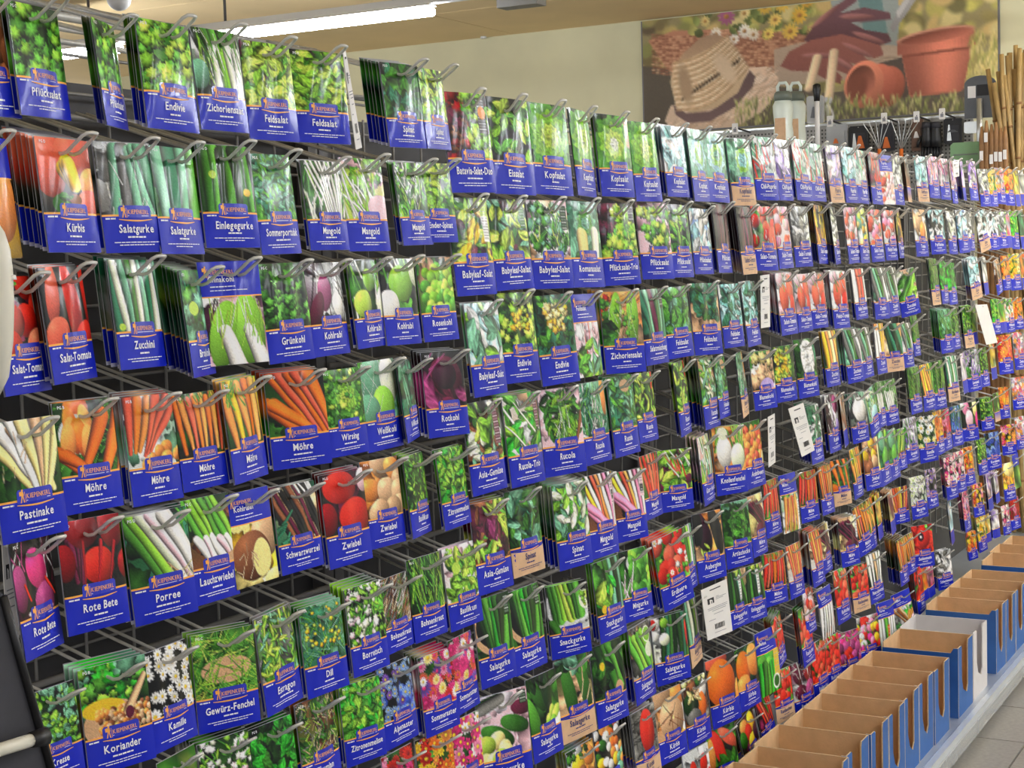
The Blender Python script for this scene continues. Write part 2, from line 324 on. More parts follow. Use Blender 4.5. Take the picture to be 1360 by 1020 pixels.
PIC_TXT = '''
onionpale|brown onions|b eE;N 5 .24 1.2 eEe
lett_mid|curly green lettuce|b DM;F 75 .11 DMGGL
lett_lime|frilly lime lettuce|b MG;F 85 .10 MGLLY
lett_blue|cool green purslane leaves|b XG;L 150 .08 2.2 XxGx
lett_olive|olive lettuce leaves|b zD;L 60 .15 2.2 DMGLY
lett_purple|dark plum lettuce|b zP;R 8 .1 .9 0 .05 .95 1 .05 .05 zPhh
lett_pink|loose lettuce on pink cloth|b tt;F 55 .10 DMGLY @.1,.15,.95,.9
lett_trio|red and green lettuces|b zP;F 25 .12 hPh @0,0,.5,.6;F 45 .11 GLYL @.35,.1,1,1;F 25 .11 GLY @0,.6,1,1;Q .8 0 .97 .35 z
feld_lime|lime corn salad leaves|b hG;L 110 .13 1.7 GLLYY
feld_grn|light green corn salad|b zM;L 110 .12 1.8 MGLLY
feldhand|corn salad held in a hand|b ee;L 70 .13 1.6 DXMX @.18,0,.85,.75;L 40 .13 1.6 DXMX @0,0,1,.35
feldcyan|pale teal corn salad|b Ic;L 60 .15 1.6 CcCX @.1,0,1,.9
spin_dark|dark spinach leaves|b KD;L 55 .20 1.5 DXMXM
spin_mid|green spinach plant|b DX;L 40 .22 2.2 XMGMx
spin_light|round green leaves|b DM;L 80 .14 1.5 DMGxG
spin_light2|pale green spinach bunch|b MG;L 60 .17 2 MGLxW
herbwhite|white-stalked chard leaves|b DG;S 40 .5 .03 -40 40 WIL;L 60 .08 2 MGL
chicwhite|white-stemmed chicory|b iD;R 6 .1 1 0 .35 .95 .6 .14 .12 DMGMG;R 4 .4 .85 .35 .45 .9 1 .11 .09 WLWI;S 50 .4 .02 -35 5 GLWM @.1,.05,1,.7;O .08 .7 .16 .22 0 x
cuc_grey|grey-green cucumbers|b iZ;R 5 .32 .72 .1 .25 .95 .95 .11 .10 xZxx;S 10 .3 .02 -30 30 Wi
cuc_blue|bluish green cucumbers|b XM;R 4 .15 .9 .05 .2 .85 .9 .15 .13 xXxG
cuc_green|small green gherkins|b DM;R 9 .05 1 .1 .0 1 .9 .11 .08 DMGDG;E .8 .7 .07 .06 A;E .2 .45 .06 .06 Y
chardwhite|white chard stalks|b DM;S 40 .8 .05 -40 40 WIML;R 8 .1 .9 0 .6 .8 1 .03 .03 IW
chardwhite2|white chard stems on pink|b tY;F 20 .12 GLY @.2,0,1,.5;S 26 .7 .05 -60 20 WIL @0,.2,.7,1;E .8 .8 .3 .2 t
tomato|round red tomatoes|b hz;N 9 .23 1 RrRR;E .45 .1 .07 .03 G
tomlong|long red tomatoes|b zz;O .2 .35 .12 .42 8 r;O .58 .45 .17 .5 -4 R;O .93 .38 .09 .42 0 R;O .22 .9 .22 .25 10 r;O .82 .95 .22 .22 40 R
zuc_stripe|striped green courgettes|b XM;R 9 .0 1 0 .1 1 1 .09 .08 XWxMWx;E .12 .93 .05 .05 Y
broccoli|green broccoli|b XM;F 22 .15 XMGx;E .3 .55 .15 .1 Y
chinak|pale Chinese cabbage|b Pt;O .3 .55 .22 .5 12 L;O .72 .5 .25 .55 -6 L;R 2 .3 .72 .5 .5 .9 1 .10 .14 I;S 30 .4 .02 -20 20 LYW @.1,0,.95,.6
kale|curly green kale|b Dz;F 34 .15 DMGMG;F 60 .06 MGD
kohlpurp|purple kohlrabi|b iP;S 20 .8 .03 -50 30 iPZ;O .42 .5 .18 .3 10 p;O .2 .75 .14 .3 25 h;O .75 .72 .16 .22 -20 I
kohlgrn|green kohlrabi bulbs|b DM;S 14 .6 .05 -30 30 GLW;O .3 .75 .26 .24 0 Y;O .55 .35 .2 .2 0 L;O .85 .78 .16 .3 10 W
kohlbig|one big pale kohlrabi|b zG;S 12 .6 .07 -30 30 GLW @0,0,1,.5;O .52 .45 .33 .32 0 L;O .15 .85 .25 .3 0 I;O .95 .2 .15 .3 0 W
sprouts|Brussels sprouts|b eM;N 34 .12 1 GLLY @.15,.2,1,1
parsnip|cream parsnips|b MD;R 4 -.05 .5 .1 .5 .8 .95 .10 .04 aIea;R 5 .3 1.05 0 .55 .75 .9 .10 .04 Iaeaa;S 14 .2 .012 -40 40 e @0,.1,1,.8
carrotbowl|carrots and a sliced bowl|b DM;S 60 .2 .02 -90 90 MG;O .35 .1 .2 .2 0 O;E .32 .45 .28 .27 i;N 8 .1 2.5 oOo @.15,.32,.5,.6;R 2 .75 1.05 .2 .35 .7 1 .13 .06 O;R 2 .9 1.2 .55 .7 1 1 .14 .08 Oo;R 2 0 .1 .7 .3 .5 1 .09 .05 O
carrotfan|carrot fan with slices|b xi;R 6 .1 1 .05 .05 .4 .8 .1 .03 rOorr;N 8 .1 1 o @.3,.75,1,1
carrotrow|row of orange carrots|b Dz;R 8 .03 .97 .1 .15 .9 .9 .075 .03 OorOo;S 20 .15 .02 -40 40 GM @0,0,1,.12
carrotyel|yellow-orange carrots|b GD;R 6 0 1 .1 .2 1 .95 .12 .05 oAoO;S 16 .25 .03 -40 40 G @0,0,.5,.4
carrotbig|large diagonal carrots|b DM;R 5 .1 .7 0 .75 1.1 1 .12 .05 OrOr;R 2 0 .1 .5 .6 .9 1.05 .11 .05 OO
carrotfan2|bunched orange carrots|b zM;R 8 .2 1 .05 0 .9 .95 .09 .03 RrRO;S 16 .2 .03 -40 40 G @.2,0,1,.15
carrotbunch|bunch of orange carrots under blue top|b iG;S 20 .4 .03 -30 30 GLW @.2,0,1,.4;R 7 .2 .75 .15 .1 .8 .95 .07 .03 oro;Q .85 .2 1 .7 I
carrotbunch2|bunched carrots under blue top|b ig;R 6 .0 .3 .1 .7 .85 .9 .06 .03 Eoe;S 12 .4 .04 -20 20 G @.6,0,1,.4;R 4 .65 .9 .3 .6 .95 1 .05 .03 o;E .9 .65 .12 .2 t
carrotgrn|carrots on green leaves|b DM;S 40 .2 .03 -90 90 MG;R 4 .05 1 0 .3 1.1 .95 .1 .04 O;O .1 .9 .2 .12 40 O
carrotpurp|purple carrots|b ea;R 6 -.1 .5 .2 .7 1.2 .9 .08 .04 hPh;O .55 .85 .3 .15 0 h;Q .86 0 1 .7 i
carrotpale|pale orange carrots|b ei;R 7 .1 .9 0 .25 .75 1 .08 .03 ror;S 12 .2 .03 -40 40 G @0,0,1,.2
carrotmix|fanned orange and purple carrots|b eh;R 8 0 1 .0 .15 .7 1 .1 .04 orOoAh
savoy|crinkly savoy cabbage|b MD;F 30 .14 DMG;H .5 .5 .42 MGLY;F 50 .06 GLMY
cabwhite|pale white cabbages|b Gx;O .3 .3 .3 .4 20 x;O .75 .35 .26 .4 0 W;O .5 .8 .3 .36 0 L;O .1 .85 .3 .3 0 x;S 14 .5 .015 -40 40 WI
cabdark|dark green cabbage leaves|b KX;L 20 .3 2.5 DXX;S 8 .5 .04 -20 20 x
cabred|red cabbage|b zP;O .5 .5 .4 .42 0 h;L 6 .3 2 hPp @0,.5,1,1;O .48 .42 .28 .26 0 P;S 3 .5 .03 30 60 p
beetpurp|purple beetroots|b zP;S 20 .5 .03 -40 40 phi @0,0,1,.5;O .52 .42 .22 .28 -20 N;O .1 .6 .15 .3 0 p;O .62 .85 .25 .25 0 p;R 2 .2 .7 .6 .3 .9 .8 .03 .02 R;E .5 .95 .3 .06 I
beet|dark red beetroots|b zz;R 4 .1 .3 .3 .2 .3 .8 .04 .04 hh;O .35 .12 .25 .28 0 q;O .82 .15 .22 .3 0 q;O .55 .65 .25 .25 0 R;O .05 .55 .14 .25 0 q;O 1 .7 .14 .2 0 q;R 3 .35 .85 .35 .3 .7 .9 .03 .01 qq
leek|leeks with white shafts|b DX;S 30 .3 .05 -60 60 XMG @0,0,1,.4;R 5 .0 .6 .05 .5 1.1 .95 .13 .11 GLWtI;S 10 .2 .02 -60 60 ea @.6,.8,1,1
leekdark|dark leek shoots|b Xz;R 6 .0 1 0 .3 .8 1 .09 .07 XxhMx;Q .8 0 .98 .4 z
leekpale|pale leek stems|b iM;R 6 .05 .95 0 .1 .9 1 .09 .08 xWMLi
springon|spring onions|b DE;S 20 .3 .03 -60 60 MG @0,0,.6,.3;R 6 .0 .6 0 .4 1 .85 .06 .07 GLLG;R 5 .2 .8 .6 .4 1 .88 .06 .1 It;E .9 .95 .2 .1 e
springbunch|bunched spring onions|b MG;S 50 .5 .03 -30 30 MGW;R 6 .1 .6 .4 .2 .6 1 .04 .05 WI
swede|halved yellow swede|b aA;O .75 .25 .35 .35 0 e;O .42 .52 .42 .4 0 E;E .62 .58 .21 .31 a;O .92 .95 .25 .15 0 a;S 12 .2 .02 -60 60 e @.1,.3,.5,.8
salsify|black salsify roots|b eX;R 9 -.2 .7 .0 .3 1.1 1 .05 .04 zEhz;S 8 .3 .05 -40 0 Ii @.5,0,1,.3;S 6 .3 .07 30 70 X @0,.4,.3,1
onionred|red onions|b hz;O .4 .25 .36 .26 0 R;O .68 .75 .36 .3 0 R;O .08 .72 .2 .26 0 q;O .95 .2 .15 .2 0 t
oniontan|tan onions|b Eo;N 9 .25 .85 oeoe
oniongold|golden onions|b Ee;N 9 .2 1 eAEe;R 1 .85 .9 0 .8 .9 1 .06 .06 a
herb_mid|green herb leaves|b DM;L 170 .07 2 DMGL
herb_bright|bright green herb leaves|b MG;L 130 .10 1.8 MGLgL
herb_dark|dark glossy herb leaves|b KD;L 80 .14 1.6 DgMg
herb_olive|olive green tarragon|b ZG;L 120 .12 4 MGLYx
herbpink|pale pink and white blossom|b DG;S 40 .3 .03 -60 60 GM;F 60 .07 WtIL;L 40 .08 3 GL
cress|green cress sprouts|b KD;L 200 .07 1.5 MGxLx
koriander|coriander leaves with seed bowl|b xD;F 45 .10 gLGg @0,0,.9,.6;F 6 .15 x @.6,0,1,.2;E .42 .85 .42 .33 e;E .3 .62 .3 .14 A;N 70 .04 1.3 Eeo @.2,.65,1,.95;R 1 .95 .96 .3 .62 .66 .75 .05 .07 e;E .66 .75 .07 .09 h
daisy|white daisies|b Kz;P 30 .11 10 A II
daisygrn|white daisies in grass|b DM;P 16 .15 9 A Ia
daisywhite|massed white daisies|b DZ;P 34 .11 9 Y iWI
daisypurp|purple daisies|b Kz;P 20 .13 9 A vV
dillbright|bright dill fronds|b MG;E .5 .6 .4 .2 e;S 160 .35 .02 -90 90 MGLYL
dill|flowering dill|b xX;S 110 .3 .02 -80 80 XMGx;F 34 .04 AYA @.1,.1,.9,.7
dillgrn|pale green dill|b xM;S 140 .3 .02 -50 50 MxGL
grassbrown|brownish savory stems|b zE;S 120 .4 .03 10 60 EZeMi
grassgrn|thin green stalks|b DM;S 120 .4 .03 -30 30 DMGL
basil_lime|lime basil leaves|b tI;L 60 .16 2 GLYLL @.05,.12,.95,.95;E .3 .4 .12 .11 Y
thyme|fine olive thyme|b EM;S 200 .16 .025 -80 80 MZeLD
flblue|small blue asters|b KU;P 44 .09 12 A Vuu
flblue2|blue cornflowers|b Dz;P 26 .14 9 U UuU
flbluegrn|blue larkspur|b XU;S 60 .3 .04 -30 30 UXuM
flmix|mixed pink, red and violet asters|b DM;P 34 .15 14 N NRVTrN;P 6 .12 14 A Ia
flmixred|mixed red and orange blooms|b Dz;P 30 .13 8 A RoTAN
flmixpale|mixed pale blooms|b iZ;P 34 .11 8 A TrvIoN
flred|red and pink carnations|b Mz;P 30 .15 12 q RqNT
florange|orange and yellow blooms|b DM;P 36 .13 7 A OoAOR
florange2|orange marigolds|b oG;P 18 .17 10 E oOA
flyellow|yellow blooms|b DM;P 30 .13 8 O AaA
flyelgrn|yellow blooms in green|b MG;P 14 .13 8 O Aa;S 30 .3 .03 -40 40 GL
flwhite|white meadow blooms|b MG;P 22 .12 8 A Ii;P 8 .1 8 A rT
flpink|pink and purple blooms|b zh;P 30 .13 8 a TNvp
flpinkwhite|pink and white blooms|b zh;P 26 .14 8 a ITtIN
flredorange|red and orange zinnias|b rR;P 22 .2 12 A rRor
flpeach|one peach coloured bloom|b oA;O .5 .25 .4 .3 0 a;S 16 .2 .05 -40 40 Eo @.1,.4,.9,1
flgrey|grey-white bell blooms|b iZ;L 26 .22 1.8 iIiZ
cosmos|pink and white cosmos|b MD;P 26 .16 7 A NNIT
tulips|pink and yellow tulips|b Dz;O .3 .2 .2 .3 0 T;O .45 .65 .2 .35 0 t;O .85 .25 .17 .35 0 a;O .95 .7 .15 .3 0 N;O .1 .1 .12 .2 0 I
poppy|big red poppy|b MG;L 14 .3 1.3 RqR;O .5 .45 .3 .35 0 R;E .38 .42 .14 .15 P;E .38 .42 .05 .05 i
lavender|lavender|b iM;S 60 .3 .05 -15 15 vZVvM
bataviaduo|red and lime batavia lettuces|b hz;F 45 .10 Ehq @0,0,.55,1;F 55 .10 GLYL @.45,0,1,1;Q .72 .08 .92 .62 z;E .83 .3 .09 .1 o
head|round butterhead lettuce|b DM;L 14 .25 1.5 MG;H .48 .55 .5 GLLYY
headpale|pale butterhead lettuce|b DG;L 12 .25 1.5 MG;H .45 .55 .45 GLYW;Q .82 .1 .98 .6 e
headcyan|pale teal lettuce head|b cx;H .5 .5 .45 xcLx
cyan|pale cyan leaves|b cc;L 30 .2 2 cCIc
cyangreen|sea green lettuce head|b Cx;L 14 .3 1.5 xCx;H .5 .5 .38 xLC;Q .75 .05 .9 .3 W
chilipale|thin pale chillies|b xi;S 24 .45 .06 -50 10 rWRix
chilired|dark red chillies|b hZ;S 26 .4 .08 -40 40 qRrR
chiliyel|yellow-orange chillies|b zE;S 28 .35 .09 -25 25 oAAo
chiliwhite|red peppers on white|b ii;O .3 .45 .12 .2 0 R;O .7 .4 .14 .22 10 R;O .55 .8 .2 .2 0 r;O .9 .75 .12 .2 0 R
chiligrn|red chillies and one green|b hz;R 6 .1 .9 .1 .4 1 .9 .09 .03 RrRR;R 1 .45 .5 0 .6 .6 .5 .09 .07 M
glareblue|pale blue petals|b uc;L 26 .22 2.4 cuIi
glaregrey|pale grey petals|b iZ;L 26 .22 2.4 iIZW
glarewhite|white bean blossom|b cI;L 22 .2 2.4 IcIz
glarepurp|pale mauve petals|b vI;L 22 .22 2.4 vtIV
glarepink|pink bean pods|b ti;S 26 .5 .08 -30 30 rTVti
glarebrown|brown bean pods|b eE;S 26 .5 .08 -20 20 EieZ
beanspink|pink speckled beans|b te;N 30 .12 .8 trte;E .5 .95 .4 .12 I
babyleaf|mixed yellow-green baby leaves|b DM;L 44 .20 2.4 DMLYYA;L 6 .1 1.6 hP;Q .74 .06 .93 .3 Y;Q .74 .3 .93 .7 I
babyleaf2|mixed green baby leaves|b DM;L 44 .20 2.4 MxLYYx;L 6 .1 1.6 hP;Q .78 .08 .93 .5 M
babyglare|mixed baby leaves behind shiny film|b ci;L 36 .22 2.4 Lcxix
rocketbowl|feathery leaves in a white bowl|b te;E .5 .6 .52 .42 I;F 60 .09 DMGx @.05,.1,.95,.85;S 60 .2 .03 -60 60 DMGY @.05,.15,.95,.9;Q .8 .1 .96 .5 D
romana|cos lettuce heart|b DX;L 20 .3 1.6 XMx;H .5 .4 .4 XxGx;R 2 .35 .75 .6 .35 .75 1 .14 .12 aW
leafgrey|grey-green leaves|b iZ;L 40 .16 2 xZLi
peach|peach coloured tomatoes|b ei;O .4 .4 .25 .3 0 e;O .6 .7 .25 .3 0 o
tomsmall|small red tomatoes on the vine|b GZ;N 12 .16 1 RrR;E .8 .75 .25 .28 r;S 14 .3 .03 -30 30 Gi
tompale|pale red tomatoes|b ti;N 14 .16 .8 rtrT;S 8 .3 .03 -30 30 iG
tomyel|pale yellow tomatoes|b ix;N 16 .14 .7 aYAa
tompink|pinkish red tomatoes|b ti;O .3 .6 .2 .35 0 r;O .7 .4 .22 .35 0 r;O .75 .85 .2 .3 0 R;O .2 .15 .18 .2 0 t;S 8 .3 .03 -60 60 Gi @0,0,1,.4
redwhite|red and white radish sticks|b ti;R 4 .1 .9 0 .1 .9 1 .14 .12 IrR
radichfeld|radish and lettuce under blue top|b tt;S 10 .4 .03 -20 20 IR @0,0,1,.4;L 24 .2 2.2 MGLx @.05,.35,.95,1
endyellow|yellow-green endive|b DM;F 70 .09 DMLYY;F 26 .06 AYA @.3,.3,.75,.65
endcream|cream endive heart|b DX;L 60 .11 1.8 DMXG;F 50 .07 aAa @.25,.18,.78,.6
chicory|two green chicory heads|b eo;F 20 .08 RoG @0,.1,.2,.5;S 10 .5 .07 50 80 ro @.5,.1,1,.3;O .3 .5 .14 .5 12 L;O .72 .5 .16 .5 5 L;F 16 .05 YGY @.2,.1,.8,.9;S 30 .25 .015 -30 30 GMW @.15,.2,.85,1;L 14 .2 2 DM @0,.6,.2,1
zuc_grey|grey-green striped courgettes|b xi;R 6 .0 .8 0 .3 1.1 1 .11 .10 ZxMZi
zucleaf|courgette and leaf|b eW;L 10 .3 2.5 LWeG;R 3 .8 1 .1 .1 .4 .9 .1 .12 MGL
zuc_yellow|yellow courgettes|b DM;R 5 .1 .9 .05 .2 1 1 .12 .11 Aoao
zuc_orange|orange and grey courgettes|b ie;R 3 .2 1 0 .3 .7 .8 .16 .1 oAo;R 2 .1 .3 .3 .1 .3 1 .1 .1 iI
zuc_dark|dark green courgettes|b eA;R 4 .15 .6 0 .35 .95 .9 .13 .12 DXDX
asia|mixed Asian salad leaves|b zE;L 70 .15 2 DMxLW;L 8 .12 2 EY;Q .74 .12 .92 .75 h
asiared|red and green salad leaves|b hE;L 50 .2 4 EhGLYY;E .5 .45 .22 .2 h;L 6 .16 1.8 hp @.3,.3,.7,.6;F 10 .08 hP @.6,.7,1,1
rocket_bright|bright rocket leaves|b ie;L 40 .19 2.6 GgLgG;S 3 .8 .05 -50 -30 W;Q .8 .12 .96 .6 h
rocketbunch|bunch of rocket|b tt;L 90 .15 3 DMGLM @.12,.1,.92,.85;S 30 .4 .02 -30 30 WLG @.3,.4,.7,1;R 1 .95 1 .5 .75 .8 1 .06 .04 E
rocketblue|blue-green rocket|b xX;S 60 .4 .03 -50 50 xXiG;L 40 .1 3.5 xXi;O .85 .3 .1 .35 0 o
rocketgrn|dense rocket leaves|b XM;L 110 .12 2.5 XMxG;E .6 .2 .2 .12 e
rocketolive|olive rocket leaves|b zM;L 70 .15 3 DMLY;R 1 .9 .95 .05 .85 .95 .35 .05 .05 R
rocketpale|pale rocket sprigs|b eM;L 80 .14 3 MGLWx
cauli|cream cauliflower|b MD;L 14 .25 2 MG;F 30 .17 Ieae @.1,.1,.95,.95;E .6 .9 .3 .2 v
cauliw|white cauliflower|b DM;L 16 .3 1.8 DMX;O .52 .5 .33 .46 0 I;N 46 .065 .9 IiI @.28,.15,.78,.85
romanesco|lime romanesco|b KD;L 10 .3 1.8 DM;L 90 .09 1.6 LYYA @.1,.1,.75,.95
chardrain|rainbow chard stalks|b zE;L 14 .2 2 DhM @0,0,1,.3;R 9 -.2 1 .0 .4 1 1.05 .05 .05 IAIroIT;R 2 0 .1 .55 .5 .7 1 .09 .08 T;Q .82 .1 .97 .6 t;Q .84 .35 .95 .5 z
chardred|red chard stalks|b eM;L 10 .25 2 DhM @0,0,1,.35;R 6 0 1 .05 .25 .8 1 .07 .06 rRr
chardgrn|chard leaves with red stems|b Gh;L 30 .2 2 GLLY;S 12 .45 .05 -40 -10 rWR @.3,.1,1,.6;O .9 .75 .12 .12 0 h
beanpale|pale green bean pods|b te;S 30 .7 .06 -15 10 LxGW
fennel|white fennel bulbs|b eo;S 20 .5 .05 -20 20 GLY @.1,0,.95,.4;O .3 .55 .22 .35 0 I;O .72 .7 .24 .3 0 W;E .3 .15 .16 .14 W
berries|orange physalis berries|b MG;N 34 .11 1 oro @0,.2,.9,.95;O .85 .9 .12 .2 0 a
leafblue|blue-green leaves|b XX;L 40 .16 3 XxiX
kohlpurp2|purple kohlrabi bulb|b iP;O .7 .3 .25 .25 0 p;S 12 .6 .04 -20 20 vPi;O .7 .85 .2 .2 0 v
kohlwhite|white kohlrabi bulb|b xZ;S 16 .5 .04 -30 30 Wix @0,0,1,.4;O .5 .5 .38 .35 0 I
kohlpale|pale kohlrabi leaves|b Wx;S 24 .6 .05 -20 20 WLxY;O .5 .8 .3 .25 0 c
beanyel|yellow bean pods|b GD;R 5 .0 .6 0 .2 .8 1 .09 .07 oAo;S 20 .4 .04 -20 20 MG @.5,0,1,1
squashgrn|green squashes|b XM;O .35 .3 .25 .3 0 x;O .5 .75 .3 .3 0 G;O .8 .2 .15 .2 0 L
asparagus|green asparagus spears|b Dz;R 7 .4 1.2 0 .0 .6 1 .07 .05 GLMY;E .5 .95 .4 .15 E
cucbowl|cucumbers in a terracotta bowl|b DM;E .45 .55 .5 .45 e;E .45 .5 .43 .38 K;R 6 .1 .7 .1 .3 .65 .8 .1 .09 DMGgM;R 2 .85 .95 .3 .75 .95 1 .08 .09 GM;Q .8 .05 .95 .4 D
cucplate|snack cucumbers on a plate|b zi;E .45 .45 .48 .45 i;R 7 .1 .7 .0 .2 .8 .7 .1 .1 MGLYL;E .92 .4 .16 .2 W;F 8 .06 YL @.82,.25,1,.55;R 1 .1 .12 .8 .2 .3 1 .08 .09 M
cucvine|cucumbers on the vine|b GD;R 5 .4 1 .0 .45 1 1 .07 .08 MxDx;L 10 .2 1.6 gLY @.1,.1,.6,.8;E .2 .9 .08 .08 A
cucvine2|hanging cucumbers|b MD;R 4 .2 .7 .1 .4 1 .85 .1 .1 DMGD;L 10 .2 1.6 DM @0,.3,.4,1;E .25 .4 .08 .08 A;E .7 .9 .15 .15 e
minicuc|mini melon cucumbers in a net|b DM;E .55 .3 .35 .25 i;N 22 .12 1.5 GMLG @.3,.1,1,.95;S 6 .4 .04 -30 30 t @.1,.4,.4,1
strawberry|red strawberries|b MG;N 14 .16 1.2 RrR;F 5 .07 I;F 10 .06 GL;P 3 .08 6 A I
aubergine|dark aubergines|b oe;O .25 .4 .25 .5 -20 P;O .75 .45 .2 .55 -15 z;O .1 .3 .2 .4 0 z;L 5 .14 3 Y @.2,.7,.5,1
artichoke|green artichoke|b xM;L 10 .3 2 MG @0,.5,1,1;H .5 .5 .4 DMGL;L 20 .12 1.4 MGMG @.25,.2,.75,.85
cucpink|dark cucumbers on pink board|b tt;R 2 .0 .1 .2 .4 .45 .1 .11 .08 MZ;O .85 .3 .22 .12 8 h;O .68 .52 .3 .13 20 M;O .35 .65 .33 .14 28 M;N 7 .14 1 aYa @0,.7,.5,1;Q .82 .05 .97 .25 D
cuccut|cut green cucumbers|b DM;O .25 .3 .14 .4 -30 M;O .55 .4 .13 .45 -15 D;O .1 .7 .14 .4 -20 G;N 8 .13 1 YLW @.5,.7,1,1;L 8 .2 1.8 D @0,0,1,.3
cuctwo|two large cucumbers|b De;O .3 .6 .15 .6 -8 M;O .72 .55 .17 .62 -14 M;L 10 .2 1.6 DMx @0,0,1,.3;S 4 .3 .04 0 40 e
cucslice|cucumbers with slices|b Ze;R 4 .0 .5 .2 .4 1 1 .11 .1 GLGL;E .75 .25 .2 .16 W;E .75 .55 .18 .15 W;E .75 .25 .17 .13 L
cuclong|long dark cucumbers|b iW;R 7 .3 1 0 .2 .95 1 .06 .06 DXMD;N 4 .12 1 WIL @0,.1,.35,.6;O .05 .15 .08 .12 0 R;O .95 .5 .05 .3 0 R
cuclong2|bundle of long cucumbers|b eD;R 6 .2 .7 0 .1 .95 1 .08 .07 DMDX;Q .55 .15 .7 .8 I;F 4 .08 Y @.4,0,.7,.15
pumporange|orange squash and slice|b ez;O .18 .35 .28 .45 0 r;O .68 .2 .4 .34 -20 r;O .95 .6 .25 .22 0 o;R 3 .42 .5 .4 .55 .62 .6 .14 .12 AAA;E .3 .88 .15 .13 M;O .85 .88 .25 .2 0 r;E .55 .82 .15 .08 E;L 4 .1 2 GM @.3,.75,.5,1
pumpyellow|yellow-orange melon|b zP;O .2 .55 .9 .6 20 A;O .7 .3 .3 .5 0 o
pumpmix|mixed orange pumpkins|b oD;N 10 .2 .9 oAIiE;F 6 .1 DM @0,0,1,.2
gourds|many small gourds|b Kz;N 30 .12 .9 oAIxOMoI
gourds2|gourds of many shapes|b ZE;O .75 .25 .2 .25 0 I;O .65 .65 .2 .3 0 O;O .25 .55 .25 .3 0 D;O .3 .85 .25 .2 0 Z;L 5 .15 3 ae @.2,.2,.5,.5;F 8 .1 Ma @0,0,1,.15
pumplong|oblong red pumpkin on boards|b ZZ;S 8 2 .015 75 80 z;O .55 .5 .3 .46 0 R
pumptan|ribbed tan pumpkin|b oe;O .2 .1 .4 .2 0 e;O .8 .2 .25 .3 0 o;E .95 .7 .1 .3 I;O .55 .62 .42 .45 0 e;S 9 .5 .02 -70 70 E @.3,.3,.8,.9;E .55 .6 .03 .04 a
pumpbig|big orange pumpkin|b zz;O .3 .05 .4 .2 0 r;O .42 .58 .45 .52 0 O;O .95 .9 .12 .3 0 o
pumpbig2|orange pumpkins|b DX;S 12 .4 .05 60 90 XM @0,0,1,.25;O .3 .5 .3 .4 0 O;O .75 .4 .3 .38 0 o;O .25 .95 .3 .3 0 o
beansgreen|green peppers under blue top|b DK;N 12 .17 2 gGMg @0,0,.9,.5;R 6 .1 .8 .3 .1 .9 1 .1 .08 gMGg;Q .7 0 1 .65 A;E .75 .75 .16 .18 I;E .75 .75 .11 .13 M
radish|red radishes|b MG;N 14 .17 1 RrRR @0,.15,1,1;S 14 .3 .03 -40 40 GI @0,0,1,.4
radishpale|pale red radishes|b te;N 12 .16 1.3 rtR;S 6 .3 .03 -30 30 Gi
radishwhite|white radish roots under blue top|b ZE;R 6 .1 .9 0 .05 .8 1 .08 .04 IiWI
radishred|bunched red radishes|b DG;N 26 .13 1 RrRR @0,.1,1,1;S 10 .2 .03 -40 40 GLI @0,0,1,.25
radishpurp|purple radishes|b hz;N 20 .15 1.3 pNpR @0,.1,1,1;S 12 .2 .03 -40 40 GL @0,0,1,.25;S 8 .2 .02 -60 60 t
radishmix|mixed coloured radishes|b Mh;N 26 .13 1.1 NRAITR;S 10 .2 .03 -40 40 GI
rootwhite|white parsley roots|b DZ;S 10 .3 .04 -40 40 GM @0,0,1,.25;R 5 .1 .9 .1 .15 .8 1 .1 .03 WIeI
peppermix|mixed red and yellow peppers|b hz;O .3 .25 .2 .2 0 o;O .7 .3 .2 .3 0 A;O .45 .5 .2 .25 0 R;O .6 .8 .25 .2 0 A;O .15 .6 .15 .25 0 M;O .85 .7 .15 .25 0 P
pepperred|long red peppers|b zM;O .35 .5 .17 .5 -20 R;O .7 .3 .15 .4 -50 r;O .1 .6 .1 .4 0 o;L 8 .2 2 GM @.3,.7,1,1
radicchio|red and white radicchio|b hi;O .3 .3 .25 .32 0 h;O .75 .3 .25 .35 0 q;R 2 .3 .75 .05 .35 .7 .45 .05 .02 I;O .3 .8 .25 .2 0 h;O .75 .8 .25 .25 0 p;S 20 .2 .02 -70 70 It
leekorange|leeks with an orange tag under blue top|b DM;R 6 .1 .9 0 .1 .9 1 .08 .07 WIGWI;Q .45 .25 .6 .65 O
bg|plain leaves|b DM;L 60 .12 2 DMG
'''
